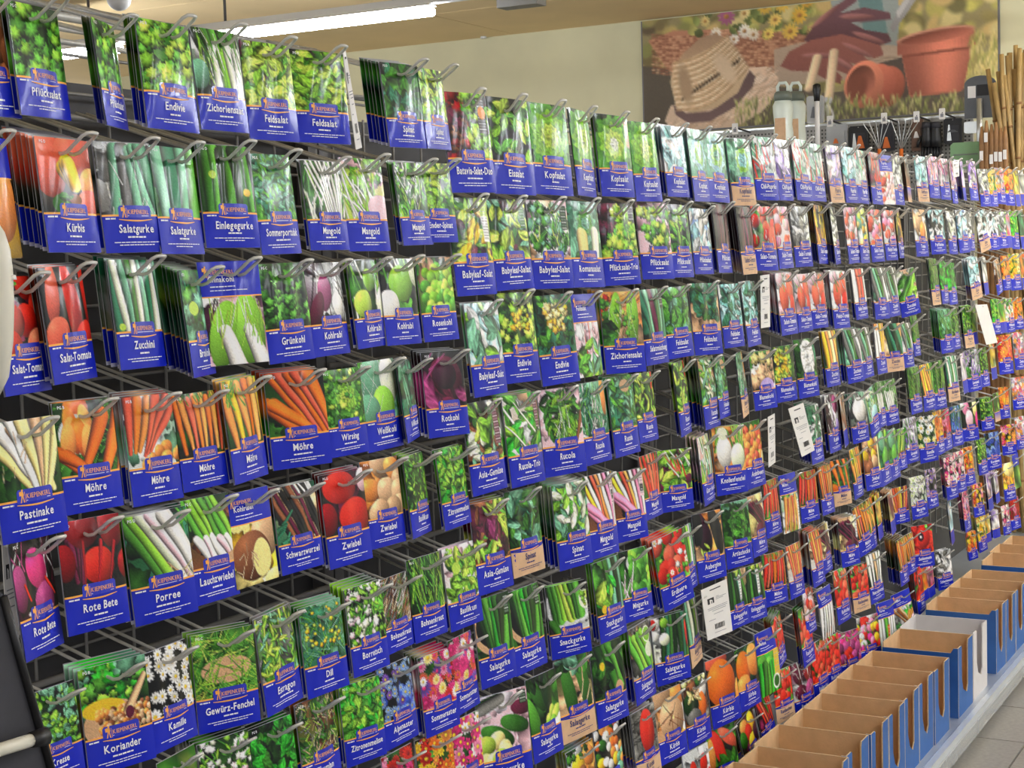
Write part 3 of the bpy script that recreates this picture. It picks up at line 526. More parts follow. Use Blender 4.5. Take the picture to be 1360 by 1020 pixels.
PACK_TXT = '''
L1;1;;onionpale;1.418;0.341;0.911;-0.185;0;s;10800
L1;2;Pflücksalat;lett_mid;1.505;0.342;0.896;-0.161;1;s;10251
L1;3;Pflücksalat;lett_mid;1.632;0.336;0.888;-0.460;2;s;4320
L1;4;Endivie;lett_lime;1.751;0.349;0.956;-0.019;3;s;10143
L1;5;Zichoriensalat;chicwhite;1.865;0.351;0.932;0.012;1;s;8768
L1;6;Feldsalat;feld_lime;1.986;0.345;0.942;0.105;0;s;8712
L1;7;Feldsalat;feld_grn;2.121;0.346;0.932;0.301;0;s;8928
L1;8;Spinat;spin_dark;2.369;0.349;0.919;0.090;5;s;5650
L1;9;Spinat;feld_grn;2.471;0.349;0.905;-0.125;1;s;3456
L2;1;Melone;pumpyellow;1.403;0.171;0.942;-0.151;0;b;13026
L2;2;Kürbis;pumporange;1.544;0.176;0.932;-0.120;7;s;10850
L2;3;Salatgurke;cuc_grey;1.663;0.176;0.938;0.097;1;s;11988
L2;4;Salatgurke;cuc_blue;1.757;0.175;0.952;-0.142;0;s;8265
L2;5;Einlegegurke;cuc_green;1.875;0.183;0.951;0.117;1;s;9936
L2;6;Sommerportulak;lett_blue;1.987;0.175;0.968;-0.077;0;s;7155
L2;7;Mangold;chardwhite;2.121;0.170;0.904;0.022;1;s;6240
L2;8;Mangold;chardwhite2;2.236;0.179;0.978;0.061;0;s;6875
L2;9;Mangold;herbwhite;2.389;0.178;0.913;-0.040;2;s;4440
L2;10;Ender-Spinat;feld_grn;2.470;0.181;0.904;0.088;0;s;4922
L3;1;Salat-Tomate;tomato;1.448;-0.001;0.926;-0.255;0;s;9858
L3;2;Salat-Tomate;tomlong;1.530;0.010;0.941;-0.251;2;s;9048
L3;3;Zucchini;zuc_stripe;1.664;0.017;0.938;-0.136;3;s;8967
L3;4;Brokkoli;broccoli;1.788;-0.000;0.960;-0.406;6;s;4290
L3;5;Chinakohl;chinak;1.876;0.012;0.965;0.245;0;b;11259
L3;6;Grünkohl;kale;2.005;0.007;0.968;0.040;0;s;8113
L3;7;Kohlrabi;kohlpurp;2.112;0.006;0.945;-0.046;0;s;6125
L3;8;Kohlrabi;kohlgrn;2.232;0.008;0.921;-0.100;1;s;4680
L3;9;Kohlrabi;kohlbig;2.334;0.010;0.944;0.009;0;s;5336
L3;10;Rosenkohl;sprouts;2.460;0.010;0.948;0.056;1;s;5152
L4;1;Pastinake;parsnip;1.450;-0.182;0.947;0.017;0;s;14168
L4;2;Möhre;carrotbowl;1.558;-0.168;0.918;0.029;1;s;11771
L4;3;Möhre;carrotfan;1.683;-0.172;0.941;-0.048;3;s;9715
L4;4;Möhre;carrotrow;1.787;-0.177;0.874;0.003;0;s;7869
L4;5;Möhre;carrotyel;1.887;-0.165;0.962;-0.202;2;s;6165
L4;6;Möhre;carrotbig;2.028;-0.165;0.946;0.353;3;s;9984
L4;7;Wirsing;savoy;2.154;-0.170;0.896;0.073;0;s;6148
L4;8;Weißkohl;cabwhite;2.261;-0.163;0.960;-0.013;0;s;5640
L4;9;Weißkohl;cabdark;2.349;-0.170;0.884;-0.345;2;s;1819
L4;10;Rotkohl;cabred;2.479;-0.163;0.968;0.178;3;s;6102
L5;1;Rote Bete;beetpurp;1.451;-0.333;0.938;-0.348;0;s;8007
L5;2;Rote Bete;beet;1.557;-0.325;0.931;0.063;0;s;12300
L5;3;Porree;leek;1.690;-0.337;0.950;0.182;2;s;12180
L5;4;Lauchzwiebel;springon;1.797;-0.331;0.964;-0.036;0;s;8883
L5;5;Kohlrüben;swede;1.896;-0.336;0.896;-0.012;0;b;7056
L5;6;Schwarzwurzel;salsify;2.014;-0.343;0.860;0.087;1;s;6496
L5;7;Zwiebel;onionred;2.146;-0.340;0.968;0.073;2;s;7125
L5;8;Zwiebel;oniontan;2.258;-0.333;0.941;0.032;0;s;5733
L5;9;Basilikum;herb_mid;2.368;-0.338;0.911;-0.239;3;s;2725
L5;10;Zitronenmelisse;herb_bright;2.495;-0.342;0.920;-0.065;1;s;3710
L6;1;Kresse;cress;1.473;-0.534;0.760;0.007;0;s;6365
L6;2;Koriander;koriander;1.590;-0.528;0.907;0.245;3;s;11570
L6;3;Kamille;daisy;1.695;-0.531;0.885;-0.085;0;s;7714
L6;4;Gewürz-Fenchel;dillbright;1.823;-0.536;0.910;0.341;2;s;10742
L6;5;Estragon;herb_olive;1.947;-0.533;0.958;-0.124;1;s;6288
L6;6;Dill;dill;2.070;-0.546;0.914;0.060;3;s;6600
L6;7;Borretsch;herbpink;2.196;-0.540;0.930;0.006;4;s;5616
L6;8;Bohnenkraut;grassbrown;2.290;-0.543;0.813;-0.019;0;s;3762
L6;9;Bohnenkraut;grassgrn;2.390;-0.526;0.930;0.014;0;s;4730
L6;10;Basilikum;basil_lime;2.516;-0.527;0.965;0.037;1;s;4730
L7;1;Schnittlauch;grassgrn;1.709;-0.690;0.845;-0.140;0;s;250
L7;2;Majoran;herbpink;1.815;-0.696;0.853;0.163;6;s;2010
L7;3;Petersilie;herb_dark;1.930;-0.705;0.854;0.076;2;s;2850
L7;4;Thymian;thyme;2.045;-0.695;0.921;-0.036;1;s;4067
L7;5;Zitronenmelisse;herb_bright;2.175;-0.702;0.849;0.152;5;s;5618
L7;6;Alpenaster;flblue;2.282;-0.696;0.889;0.005;0;s;4644
L7;7;Sommeraster;flmix;2.421;-0.710;0.910;0.076;4;s;4770
L7;8;Sommeraster;flmix;2.511;-0.699;0.885;-0.092;0;s;3100
L8;1;Nelke;flred;2.283;-0.853;0.862;-0.017;0;s;480
L8;2;Löwenmaul;florange;2.406;-0.858;0.900;0.131;0;s;1680
L8;3;Cosmea;cosmos;2.513;-0.856;0.950;0.010;0;s;2280
R1;1;Batavia-Salat-Duo;bataviaduo;2.589;0.316;1.173;0.137;0;s;8100
R1;2;Eissalat;lett_olive;2.754;0.318;1.186;0.127;0;s;7150
R1;3;Kopfsalat;head;2.923;0.319;1.176;0.136;0;s;6273
R1;4;Kopfsalat;head;3.071;0.317;1.160;-0.154;0;s;2925
R1;5;Kopfsalat;headpale;3.237;0.317;1.143;0.149;1;s;4840
R1;6;Kopfsalat;head;3.403;0.312;1.157;0.052;0;s;3745
R1;7;Kopfsalat;cyan;3.584;0.313;1.073;0.036;3;s;2755
R1;8;Kopfsalat;headcyan;3.735;0.314;1.132;-0.066;2;s;2134
R1;9;Kopfsalat;headcyan;3.857;0.312;1.116;0.037;0;s;2511
R1;10;Kopfsalat;cyangreen;4.040;0.307;1.124;0.133;1;k;2790
R1;11;Chili-Paprika;chilipale;4.228;0.322;1.104;0.159;0;s;2550
R1;12;Chili-Paprika;glarepurp;4.382;0.323;1.096;-0.010;0;s;1558
R1;13;Chili-Paprika;chilipale;4.551;0.332;1.133;0.036;1;s;1722
R1;14;Chili-Paprika;chilipale;4.692;0.326;1.092;0.012;0;s;1386
R1;15;Paprika;glarepurp;4.873;0.330;1.128;0.022;1;k;1386
R1;16;Paprika;cyan;5.031;0.333;1.130;0.020;0;s;1275
R1;17;Paprika;chilipale;5.163;0.330;1.109;-0.018;0;s;1008
R1;18;Paprika;chilired;5.332;0.330;1.110;-0.003;1;s;980
R1;19;Paprika;beanspink;5.480;0.327;1.073;0.084;0;b;1122
R1;20;Paprika;glaregrey;5.622;0.326;1.063;-0.008;0;s;768
R1;21;Paprika;glarebrown;5.761;0.331;1.018;-0.143;5;k;300
R1;22;Puffbohne;cyan;5.957;0.343;1.067;0.086;0;k;915
R1;23;Bohne;glarepink;6.137;0.351;1.007;0.098;0;s;784
R1;24;Bohne;glarepink;6.311;0.350;1.014;0.085;1;s;715
R1;25;Bohne;glarepink;6.457;0.349;1.089;-0.068;0;s;406
R1;26;Bohne;glarepurp;6.638;0.354;1.021;-0.123;3;s;212
R1;27;Bohne;glarepurp;6.811;0.361;1.046;0.060;0;s;583
R1;28;Tagetes;glaregrey;7.031;0.335;1.016;0.138;0;s;650
R1;29;Tagetes;flyellow;7.205;0.341;1.038;0.060;0;s;500
R1;30;Tagetes;flmixpale;7.374;0.351;1.018;0.104;0;s;528
R1;31;Tagetes;florange;7.564;0.355;1.064;0.130;0;s;588
R1;32;Tagetes;flyellow;7.735;0.357;1.084;-0.031;0;s;294
R1;33;Tagetes;glaregrey;7.872;0.358;1.057;0.007;0;s;329
R2;1;Babyleaf-Salat;babyleaf;2.588;0.121;1.154;0.065;0;s;6996
R2;2;Babyleaf-Salat;babyleaf2;2.741;0.121;1.116;0.103;0;s;6100
R2;3;Babyleaf-Salat;rocketbowl;2.912;0.122;1.142;0.187;0;s;6307
R2;4;Romanasalat;romana;3.076;0.123;1.162;0.057;0;s;4756
R2;5;Pflücksalat-Trio;lett_trio;3.250;0.122;1.153;0.212;0;s;5280
R2;6;Pflücksalat;lett_pink;3.453;0.127;1.134;0.185;0;s;4326
R2;7;Pflücksalat;lett_olive;3.599;0.125;1.116;0.039;0;s;2940
R2;8;Pflücksalat;glareblue;3.745;0.117;1.037;0.018;0;s;2200
R2;9;Pflücksalat;lett_purple;3.886;0.130;1.116;-0.097;2;s;1656
R2;10;Salat-Tomate;lett_purple;4.068;0.125;1.134;-0.061;3;k;1710
R2;11;Salat-Tomate;tomsmall;4.215;0.130;1.118;0.134;0;s;2494
R2;12;Salat-Tomate;tompale;4.372;0.132;1.112;-0.014;0;s;1577
R2;13;Salat-Tomate;glaregrey;4.535;0.135;1.121;0.075;0;s;1863
R2;14;Salat-Tomate;chiliyel;4.718;0.142;1.129;-0.101;4;s;948
R2;15;Salat-Tomate;glaregrey;4.867;0.139;1.130;-0.176;3;s;539
R2;16;Salat-Tomate;tompale;5.051;0.140;1.138;0.003;0;s;1200
R2;17;Salat-Tomate;tomyel;5.170;0.140;1.145;-0.062;0;s;888
R2;18;Salat-Tomate;tompale;5.329;0.137;1.114;0.057;0;s;1190
R2;19;Fleisch-Tomate;tompale;5.505;0.137;1.097;0.059;0;s;1072
R2;20;Fleisch-Tomate;chiliyel;5.633;0.138;1.069;-0.135;1;s;384
R2;21;Tomate;peach;5.932;0.146;1.102;0.097;0;s;1008
R2;22;Puffbohne;glarewhite;6.188;0.147;1.072;0.228;1;s;1180
R2;23;Erbse;glaregrey;6.426;0.144;1.070;0.029;0;s;627
R2;24;Erbse;glareblue;6.617;0.152;1.099;0.107;1;s;798
R2;25;Erbse;glaregrey;6.762;0.148;1.022;-0.040;1;s;364
R2;26;Erbse;glarewhite;6.999;0.155;1.095;0.137;0;k;756
R2;27;Erbse;glarewhite;7.200;0.154;1.061;0.163;0;s;714
R2;28;Wicke;leafgrey;7.401;0.157;1.046;0.155;0;s;637
R2;29;Wicke;flmixpale;7.541;0.158;1.041;-0.032;0;s;288
R2;30;Wicke;herb_bright;7.677;0.163;1.124;0.066;0;s;510
R2;31;Wicke;cabdark;7.863;0.166;1.148;-0.008;1;s;357
R3;1;Babyleaf-Salat;babyglare;2.629;-0.078;1.114;-0.008;1;s;5500
R3;2;Endivie;endyellow;2.761;-0.063;1.119;0.085;0;s;5808
R3;3;Endivie;endcream;2.928;-0.073;1.163;0.142;0;s;6000
R3;4;Feldsalat;radichfeld;3.071;-0.076;1.117;-0.057;0;b;3441
R3;5;Zichoriensalat;chicory;3.262;-0.077;1.152;0.303;3;s;5777
R3;6;Salatmischung;leekdark;3.431;-0.076;1.112;0.010;0;s;3030
R3;7;Feldsalat;spin_light;3.577;-0.075;1.083;0.133;0;s;3325
R3;8;Feldsalat;feldhand;3.765;-0.071;1.140;0.177;0;s;3552
R3;9;Feldsalat;feldcyan;3.947;-0.078;1.051;0.085;0;s;2295
R3;10;Feldsalat;feldcyan;4.096;-0.076;1.096;-0.061;1;s;1548
R3;11;Salat-Tomate;tompink;4.393;-0.058;1.122;0.039;4;s;1826
R3;12;Salat-Tomate;tompink;4.540;-0.065;1.071;0.022;0;s;1463
R3;13;Salat-Tomate;tompink;4.686;-0.064;1.058;0.084;0;s;1554
R3;14;Fleisch-Tomate;tompink;4.907;-0.064;1.130;0.085;2;s;1596
R3;15;Salat-Tomate;redwhite;5.131;-0.061;1.036;0.042;1;s;1072
R3;16;Zucchini;zuc_grey;5.378;-0.063;1.095;0.111;1;s;1292
R3;17;Zucchini;zuc_grey;5.536;-0.064;1.073;0.027;0;s;910
R3;18;Zucchini;zucleaf;5.745;-0.073;1.059;0.336;0;s;1612
R3;19;Zucchini;grassgrn;6.135;-0.040;1.120;-0.002;1;k;682
R3;20;Zucchini;herb_dark;6.281;-0.051;1.052;-0.024;0;s;513
R3;21;Gurke;herb_dark;6.420;-0.062;1.036;0.038;2;s;605
R3;22;Gurke;cyan;6.832;-0.046;1.094;0.126;2;k;770
R3;23;Gurke;glaregrey;7.039;-0.046;1.022;-0.052;1;s;300
R3;24;Gurke;glarebrown;7.306;-0.059;0.973;0.027;0;s;368
R3;25;Kresse;florange;7.480;-0.044;0.994;0.120;0;s;506
R3;26;Kresse;flyellow;7.693;-0.036;1.085;0.190;0;s;686
R3;27;Kresse;florange;7.898;-0.038;1.089;0.004;0;s;336
R4;1;Asia-Gemüse;asia;2.614;-0.266;1.099;0.026;0;s;5658
R4;2;Rucola-Trio;rocket_bright;2.771;-0.266;1.139;0.042;2;s;5490
R4;3;Rucola;rocketbunch;2.944;-0.269;1.135;0.245;0;s;6380
R4;4;Rucola;rocketblue;3.100;-0.269;1.112;-0.004;0;s;3706
R4;5;Rucola;rocketgrn;3.251;-0.268;1.123;0.013;2;s;3498
R4;6;Rucola;rocketolive;3.376;-0.270;1.007;-0.034;0;s;2300
R4;7;Rucola;rocketolive;3.594;-0.259;1.127;-0.196;1;s;1372
R4;8;Rucola;rocketpale;3.774;-0.260;1.137;-0.084;5;s;1900
R4;9;Feldsalat;rocketgrn;3.868;-0.266;0.991;-0.131;0;s;1134
R4;10;Blumenkohl;rocketblue;4.015;-0.263;1.085;-0.229;0;k;688
R4;11;Blumenkohl;cauli;4.188;-0.271;1.018;0.206;0;s;2340
R4;12;Blumenkohl;romanesco;4.370;-0.268;1.002;0.187;0;s;1998
R4;13;Blumenkohl;cauliw;4.567;-0.259;1.095;0.170;0;s;2106
R4;14;Zucchini;zuc_yellow;4.809;-0.248;1.085;0.032;1;s;1332
R4;15;Zucchini;zuc_grey;5.053;-0.256;1.087;0.141;2;s;1562
R4;16;Zucchini;zuc_grey;5.200;-0.259;1.036;0.008;0;s;924
R4;17;Zucchini;zuc_orange;5.368;-0.252;1.081;-0.009;0;s;871
R4;18;Zucchini;zuc_dark;5.541;-0.261;1.062;0.260;0;k;1536
R4;19;Zucchini;zuc_grey;5.729;-0.268;1.008;0.042;0;s;767
R4;20;Buschbohne;grassgrn;5.849;-0.246;0.940;-0.027;0;s;486
R4;21;Dill;dillgrn;6.313;-0.243;1.079;0.165;3;s;986
R4;22;Petersilie;herb_mid;6.472;-0.247;1.027;0.019;0;s;540
R4;23;Petersilie;herb_mid;6.698;-0.243;1.098;0.066;1;k;672
R4;24;Petersilie;herb_mid;6.828;-0.255;0.979;-0.054;3;s;294
R4;25;Wildblumen;herb_bright;7.253;-0.235;0.990;0.079;0;s;470
R4;26;Wildblumen;flyelgrn;7.399;-0.241;0.966;0.035;0;s;360
R4;27;Wildblumen;flwhite;7.560;-0.243;0.984;0.129;0;s;495
R4;28;Wildblumen;florange;7.765;-0.247;0.941;0.191;0;s;504
R5;1;Asia-Gemüse;asiared;2.629;-0.461;1.093;0.039;2;s;5566
R5;2;Spinat;spin_mid;2.765;-0.457;1.070;0.041;0;k;4788
R5;3;Spinat;spin_light2;2.978;-0.474;1.123;0.104;4;s;4972
R5;4;Mangold;chardrain;3.118;-0.474;1.134;0.051;0;s;4180
R5;5;Mangold;chardrain;3.279;-0.487;0.998;0.206;0;s;3720
R5;6;Mangold;chardred;3.399;-0.464;0.941;-0.051;0;s;1870
R5;7;Mangold;chardgrn;3.554;-0.471;0.939;0.379;0;s;3444
R5;8;Guter Heinrich;beanpale;3.743;-0.458;1.089;-0.167;3;s;1274
R5;9;Knollenfenchel;fennel;3.917;-0.454;1.114;0.306;1;s;3690
R5;10;Andenbeere;berries;4.094;-0.458;1.131;0.031;0;s;2112
R5;11;Kohlrabi;leafblue;4.638;-0.465;1.100;-0.027;4;s;1232
R5;12;Kohlrabi;kohlpurp2;4.817;-0.447;1.136;-0.035;1;s;1155
R5;13;Kohlrabi;glarebrown;4.937;-0.456;1.057;-0.197;1;s;350
R5;14;Kohlrabi;kohlwhite;5.106;-0.469;1.024;0.178;1;s;1452
R5;15;Kohlrabi;kohlpale;5.269;-0.465;1.005;0.003;0;s;819
R5;16;Zwiebel;springbunch;5.368;-0.453;0.973;-0.047;0;s;600
R5;17;Schnittlauch;springbunch;5.499;-0.456;0.992;0.122;0;s;1020
R5;18;Stangenbohne;grassgrn;5.828;-0.438;1.061;0.082;1;s;915
R5;19;Buschbohne;beanyel;6.022;-0.438;1.109;0.106;0;s;992
R5;20;Buschbohne;grassgrn;6.185;-0.438;1.172;0.100;0;s;1024
R5;21;Buschbohne;zuc_stripe;6.417;-0.436;1.135;0.107;1;k;900
R5;22;Lavendel;glarepurp;6.624;-0.435;1.052;-0.075;0;s;324
R5;23;Lavendel;lavender;6.793;-0.434;1.094;0.228;0;s;990
R5;24;Lavendel;herb_mid;7.004;-0.437;1.064;0.071;0;s;572
R5;25;Tagetes;flyellow;7.190;-0.429;1.006;-0.013;0;s;336
R5;26;Zinnie;flredorange;7.451;-0.407;1.124;0.300;0;s;988
R5;27;Zinnie;flmixpale;7.771;-0.411;1.122;0.183;0;s;700
R6;1;Salatgurke;cucbowl;2.631;-0.648;1.064;0.076;0;s;5499
R6;2;Salatgurke;cucbowl;2.763;-0.657;1.048;0.057;0;s;4662
R6;3;Snackgurke;cucplate;2.955;-0.686;0.963;0.387;1;s;5141
R6;4;Snackgurke;cucvine;3.152;-0.670;1.109;0.032;2;s;3710
R6;5;Minigurke;minicuc;3.300;-0.673;1.019;0.165;0;s;3572
R6;6;Erdbeere;strawberry;3.521;-0.674;1.106;0.219;3;s;3977
R6;7;Haferwurz;leekpale;3.609;-0.671;0.994;-0.097;0;s;1530
R6;8;Aubergine;aubergine;3.760;-0.658;1.094;0.212;0;s;3367
R6;9;Artischocke;artichoke;3.962;-0.660;1.092;0.221;0;s;3045
R6;10;Möhre;carrotpurp;4.118;-0.664;1.053;-0.023;0;s;1539
R6;11;Möhre;carrotfan2;4.236;-0.641;0.985;0.037;0;s;1480
R6;12;Möhre;carrotbunch;4.392;-0.643;1.055;0.070;0;b;1694
R6;13;Möhre;carrotfan2;4.570;-0.659;0.949;0.189;0;s;1608
R6;14;Möhre;carrotrow;4.746;-0.663;0.952;0.033;2;s;1040
R6;15;Möhre;carrotgrn;4.904;-0.665;0.917;0.235;0;k;1403
R6;16;Möhre;carrotyel;5.069;-0.648;1.022;-0.040;0;s;792
R6;17;Zwiebel;oniongold;5.252;-0.636;1.083;0.149;1;s;1428
R6;18;Kürbis;squashgrn;5.397;-0.626;1.175;-0.026;0;s;936
R6;19;Kürbis;squashgrn;5.521;-0.635;1.099;-0.019;0;s;792
R6;20;Spargel;asparagus;5.628;-0.645;0.915;0.040;0;s;648
R6;21;Lavendel;lavender;5.768;-0.618;1.037;0.133;0;s;1020
R6;22;Kamille;daisygrn;6.007;-0.637;1.091;0.305;0;s;1464
R6;23;Ringelblume;florange2;6.186;-0.634;1.067;0.016;0;s;638
R6;24;Nelke;flred;6.312;-0.641;1.011;0.040;0;s;594
R6;25;Rittersporn;flbluegrn;6.486;-0.643;1.016;0.129;0;s;742
R6;26;Tulpe;tulips;6.728;-0.651;1.009;0.354;0;s;1071
R6;27;Ziergras;herb_mid;7.068;-0.663;0.890;0.336;2;s;731
R6;28;Ziergras;herb_mid;7.272;-0.658;0.808;0.040;0;k;266
R6;29;Mohn;florange;7.435;-0.645;0.910;0.217;0;s;546
R6;30;Bartnelke;flmixpale;7.766;-0.626;0.967;0.350;0;s;731
R7;1;Salatgurke;cucpink;2.659;-0.846;1.193;0.288;0;s;6030
R7;2;Salatgurke;cuccut;2.828;-0.851;1.074;0.024;0;s;4329
R7;3;Salatgurke;cuctwo;2.972;-0.847;1.103;0.138;0;k;4950
R7;4;Salatgurke;cucvine2;3.142;-0.857;1.121;0.115;0;s;4387
R7;5;Salatgurke;cucslice;3.320;-0.855;1.108;-0.059;3;s;2626
R7;6;Salatgurke;cuclong;3.499;-0.870;1.025;0.354;1;s;4050
R7;7;Salatgurke;leekpale;3.636;-0.854;1.053;-0.171;0;k;1246
R7;8;Einlegegurke;cuclong2;3.954;-0.847;0.946;0.110;0;s;1875
R7;9;Einlegegurke;cuclong2;4.094;-0.857;0.948;0.135;0;s;1825
R7;10;Möhre;carrotfan2;4.259;-0.852;0.924;0.269;0;s;2001
R7;11;Möhre;carrotpale;4.435;-0.858;0.972;0.051;0;s;1330
R7;12;Möhre;carrotpale;4.636;-0.850;1.052;-0.011;3;s;1168
R7;13;Möhre;carrotpurp;4.730;-0.846;0.940;-0.051;1;s;768
R7;14;Möhre;carrotpurp;4.979;-0.862;0.993;0.227;3;s;1560
R7;15;Möhre;carrotrow;5.150;-0.843;1.053;0.173;0;s;1474
R7;16;Möhre;carrotyel;5.231;-0.837;1.071;-0.097;0;s;603
R7;17;Möhre;carrotyel;5.331;-0.837;0.976;-0.139;2;s;360
R7;18;Möhre;carrotpurp;5.496;-0.850;0.952;-0.125;3;s;342
R7;19;Möhre;carrotmix;5.622;-0.855;0.814;0.361;0;s;1008
R7;20;Margerite;daisywhite;5.872;-0.849;0.986;0.272;0;s;1176
R7;21;Margerite;daisypurp;6.071;-0.847;0.944;0.123;0;s;728
R7;22;Petunie;flpinkwhite;6.380;-0.838;1.061;0.131;2;s;840
R7;23;Petunie;flpinkwhite;6.538;-0.836;1.046;0.098;0;s;702
R7;24;Zinnie;florange;6.691;-0.836;1.007;0.177;0;s;765
R7;25;Leinkraut;herb_mid;6.959;-0.832;0.962;0.130;1;s;564
R7;26;Kornblume;flblue2;7.183;-0.828;1.030;0.327;0;s;931
R7;27;Zinnie;flmixred;7.538;-0.830;0.878;0.473;0;s;760
R7;28;Bartnelke;flmixpale;7.803;-0.820;0.974;0.182;0;s;516
R8;1;Kürbis;pumpmix;3.001;-1.051;1.019;0.045;3;s;700
R8;2;Kürbis;gourds;3.134;-1.041;1.085;0.016;0;s;1584
R8;3;Kürbis;pumplong;3.334;-1.058;1.051;0.046;4;k;2170
R8;4;Kürbis;pumptan;3.481;-1.051;1.073;0.168;0;s;3478
R8;5;Kürbis;gourds2;3.650;-1.064;1.045;0.116;0;s;2728
R8;6;Kürbis;pumpbig;3.837;-1.052;1.121;0.238;0;s;3458
R8;7;Kürbis;pumpbig2;4.020;-1.066;1.066;0.104;0;s;2241
R8;8;Bohne;beansgreen;4.184;-1.059;1.127;0.105;0;b;2295
R8;9;Radieschen;radish;4.281;-1.037;0.924;-0.093;3;s;816
R8;10;Radieschen;radish;4.525;-1.062;1.093;-0.051;2;s;1155
R8;11;Radieschen;radishpale;4.564;-1.014;0.858;-0.020;0;s;780
R8;12;Rettich;radishwhite;4.729;-1.046;0.956;0.076;0;b;1170
R8;13;Radieschen;radish;4.889;-1.016;1.073;0.032;0;s;1207
R8;14;Radieschen;radishred;5.100;-1.042;0.970;0.211;1;k;1364
R8;15;Petersilienwurzel;rootwhite;5.276;-1.033;1.048;0.104;0;s;1170
R8;16;Möhre;carrotrow;5.633;-1.044;1.042;-0.017;5;s;671
R8;17;Möhre;carrotrow;5.743;-1.045;0.921;0.025;0;s;583
R8;18;Seidenmohn;poppy;5.934;-1.044;0.996;0.448;0;s;1512
R8;19;Schwarzwurzel;flgrey;6.266;-1.200;0.955;0.311;2;s;1020
R8;20;Edelwicke;glareblue;6.378;-1.022;1.048;-0.134;1;s;220
R8;21;Phlox;flpink;6.646;-1.016;1.045;-0.021;2;s;424
R8;22;Zinnie;flmixred;6.884;-1.019;0.873;0.227;1;s;602
R8;23;Zinnie;glarepurp;7.101;-0.997;1.046;-0.050;1;s;300
R8;24;Zinnie;glarepurp;7.257;-1.013;0.897;-0.047;2;s;210
R8;25;Sonnenblume;flpeach;7.519;-1.008;1.097;0.206;0;s;750
R8;26;Wildblumen;herb_mid;7.705;-0.989;1.011;0.042;0;b;360
R9;1;Paprika;chiliwhite;3.653;-1.246;1.049;0.171;0;s;612
R9;2;Paprika;pepperred;3.829;-1.239;1.050;0.287;0;s;1824
R9;3;Paprika;peppermix;4.030;-1.258;0.880;0.101;3;k;1452
R9;4;Chili;chiligrn;4.167;-1.247;0.786;0.083;1;s;1062
R9;5;Radieschen;radishred;4.315;-1.205;0.928;0.166;0;k2;1632
R9;6;Radicchio;radicchio;4.489;-1.220;1.057;0.168;0;s;1950
R9;7;Radieschen;radishred;4.648;-1.198;1.119;0.048;0;s;1540
R9;8;Radieschen;radishred;4.786;-1.212;1.012;0.127;0;s;1428
R9;9;Radieschen;radishpurp;4.981;-1.239;0.967;0.349;0;s;1764
R9;10;Radieschen;radishmix;5.198;-1.235;1.051;0.325;0;s;1848
R9;11;Porree;leekorange;5.413;-1.230;1.023;0.225;0;b;1364
R9;12;Möhre;carrotbunch2;5.645;-1.240;0.923;0.406;0;b;1350
R9;13;Mohn;poppy;5.868;-1.195;1.065;-0.026;3;s;600
R9;14;Mohn;florange;5.957;-1.212;0.775;0.003;0;s;344
R9;15;Mohn;flpink;6.050;-1.215;0.785;0.006;1;s;344
R9;16;Zinnie;florange;6.766;-1.207;0.743;0.222;1;s;444
R9;17;Zinnie;flyellow;6.940;-1.167;0.964;0.100;3;s;517
R9;18;Zinnie;flyellow;7.069;-1.179;0.773;0.041;0;s;259
R9;19;Nelke;glarepurp;7.235;-1.189;0.767;0.167;3;s;360
R9;20;Nelke;flpinkwhite;7.463;-1.198;0.854;0.143;0;s;390
R9;21;Mohn;flred;7.660;-1.192;0.940;0.222;0;s;546
'''
# ------------------------------------------------------------------ display racks
BAYS = [(1.15, 2.545, 'leftmost display rack, its packets smaller and its rows stepped higher'), (2.55, 4.10, 'display rack just right of the step, under the plain wall'),
        (4.105, 5.86, 'display rack in the middle, in front of the garden poster'), (5.865, 6.93, 'display rack below the hanging hand tools'), (6.935, 8.2, 'farthest display rack, before the bamboo canes')]
LROW = [.345, .176, .008, -.17, -.336, -.533, -.70, -.856]
RROW = [.325, .135, -.06, -.265, -.46, -.66, -.85, -1.04, -1.23]
PY = .335                        # the dark panel stands this far behind the hook tips
for bi, (xa, xb, lab) in enumerate(BAYS):
    t = empty('display_rack', (xa, PY, 0)); tag(t, lab, 'display rack', 'seed display racks')
    top = EYE + .295 if bi else EYE + 0.306
    m = MB(); m.box(0, 0, .1, xb - xa, .02, top); m.build('back_panel', M['panel'], t)
    for q in (0, xb - xa - .03):
        m = MB(); m.box(q, -.03, .08, q + .03, 0, top + .0); m.build('upright', M['post'], t)
    for z in (LROW if bi == 0 else RROW):
        m = MB(); zz = EYE + z + (.012 if z == .325 else .07)
        m.tube([(.0, -.035, zz), (xb - xa, -.035, zz)], .006, 6); m.build('hook_rail', M['rail'], t)
    m = MB(); rows = LROW if bi == 0 else RROW
    for i in range(int((xb - xa) / .11)): m.tube([(.05 + i * .11, -.028, .3), (.05 + i * .11, -.028, top)], .0028, 5, caps=False)
    for z in rows:
        for dz in (.0, -.06): m.tube([(0, -.024, EYE + z + dz), (xb - xa, -.024, EYE + z + dz)], .0028, 5, caps=False)
    m.build('wire_grid', M['rail'], t)['kind'] = 'stuff'
    if bi == 0:
        for k, (px, py) in enumerate(((95, 24), (95, 40), (95, 57))):
            z = at_y(px, py, PY - .03)[2]; m = MB(); m.tube([(-.3, -.03, z), (xb - xa, -.03, z)], .0075 if k == 0 else .005, 6); m.build('top_rail', M['wire'], t)

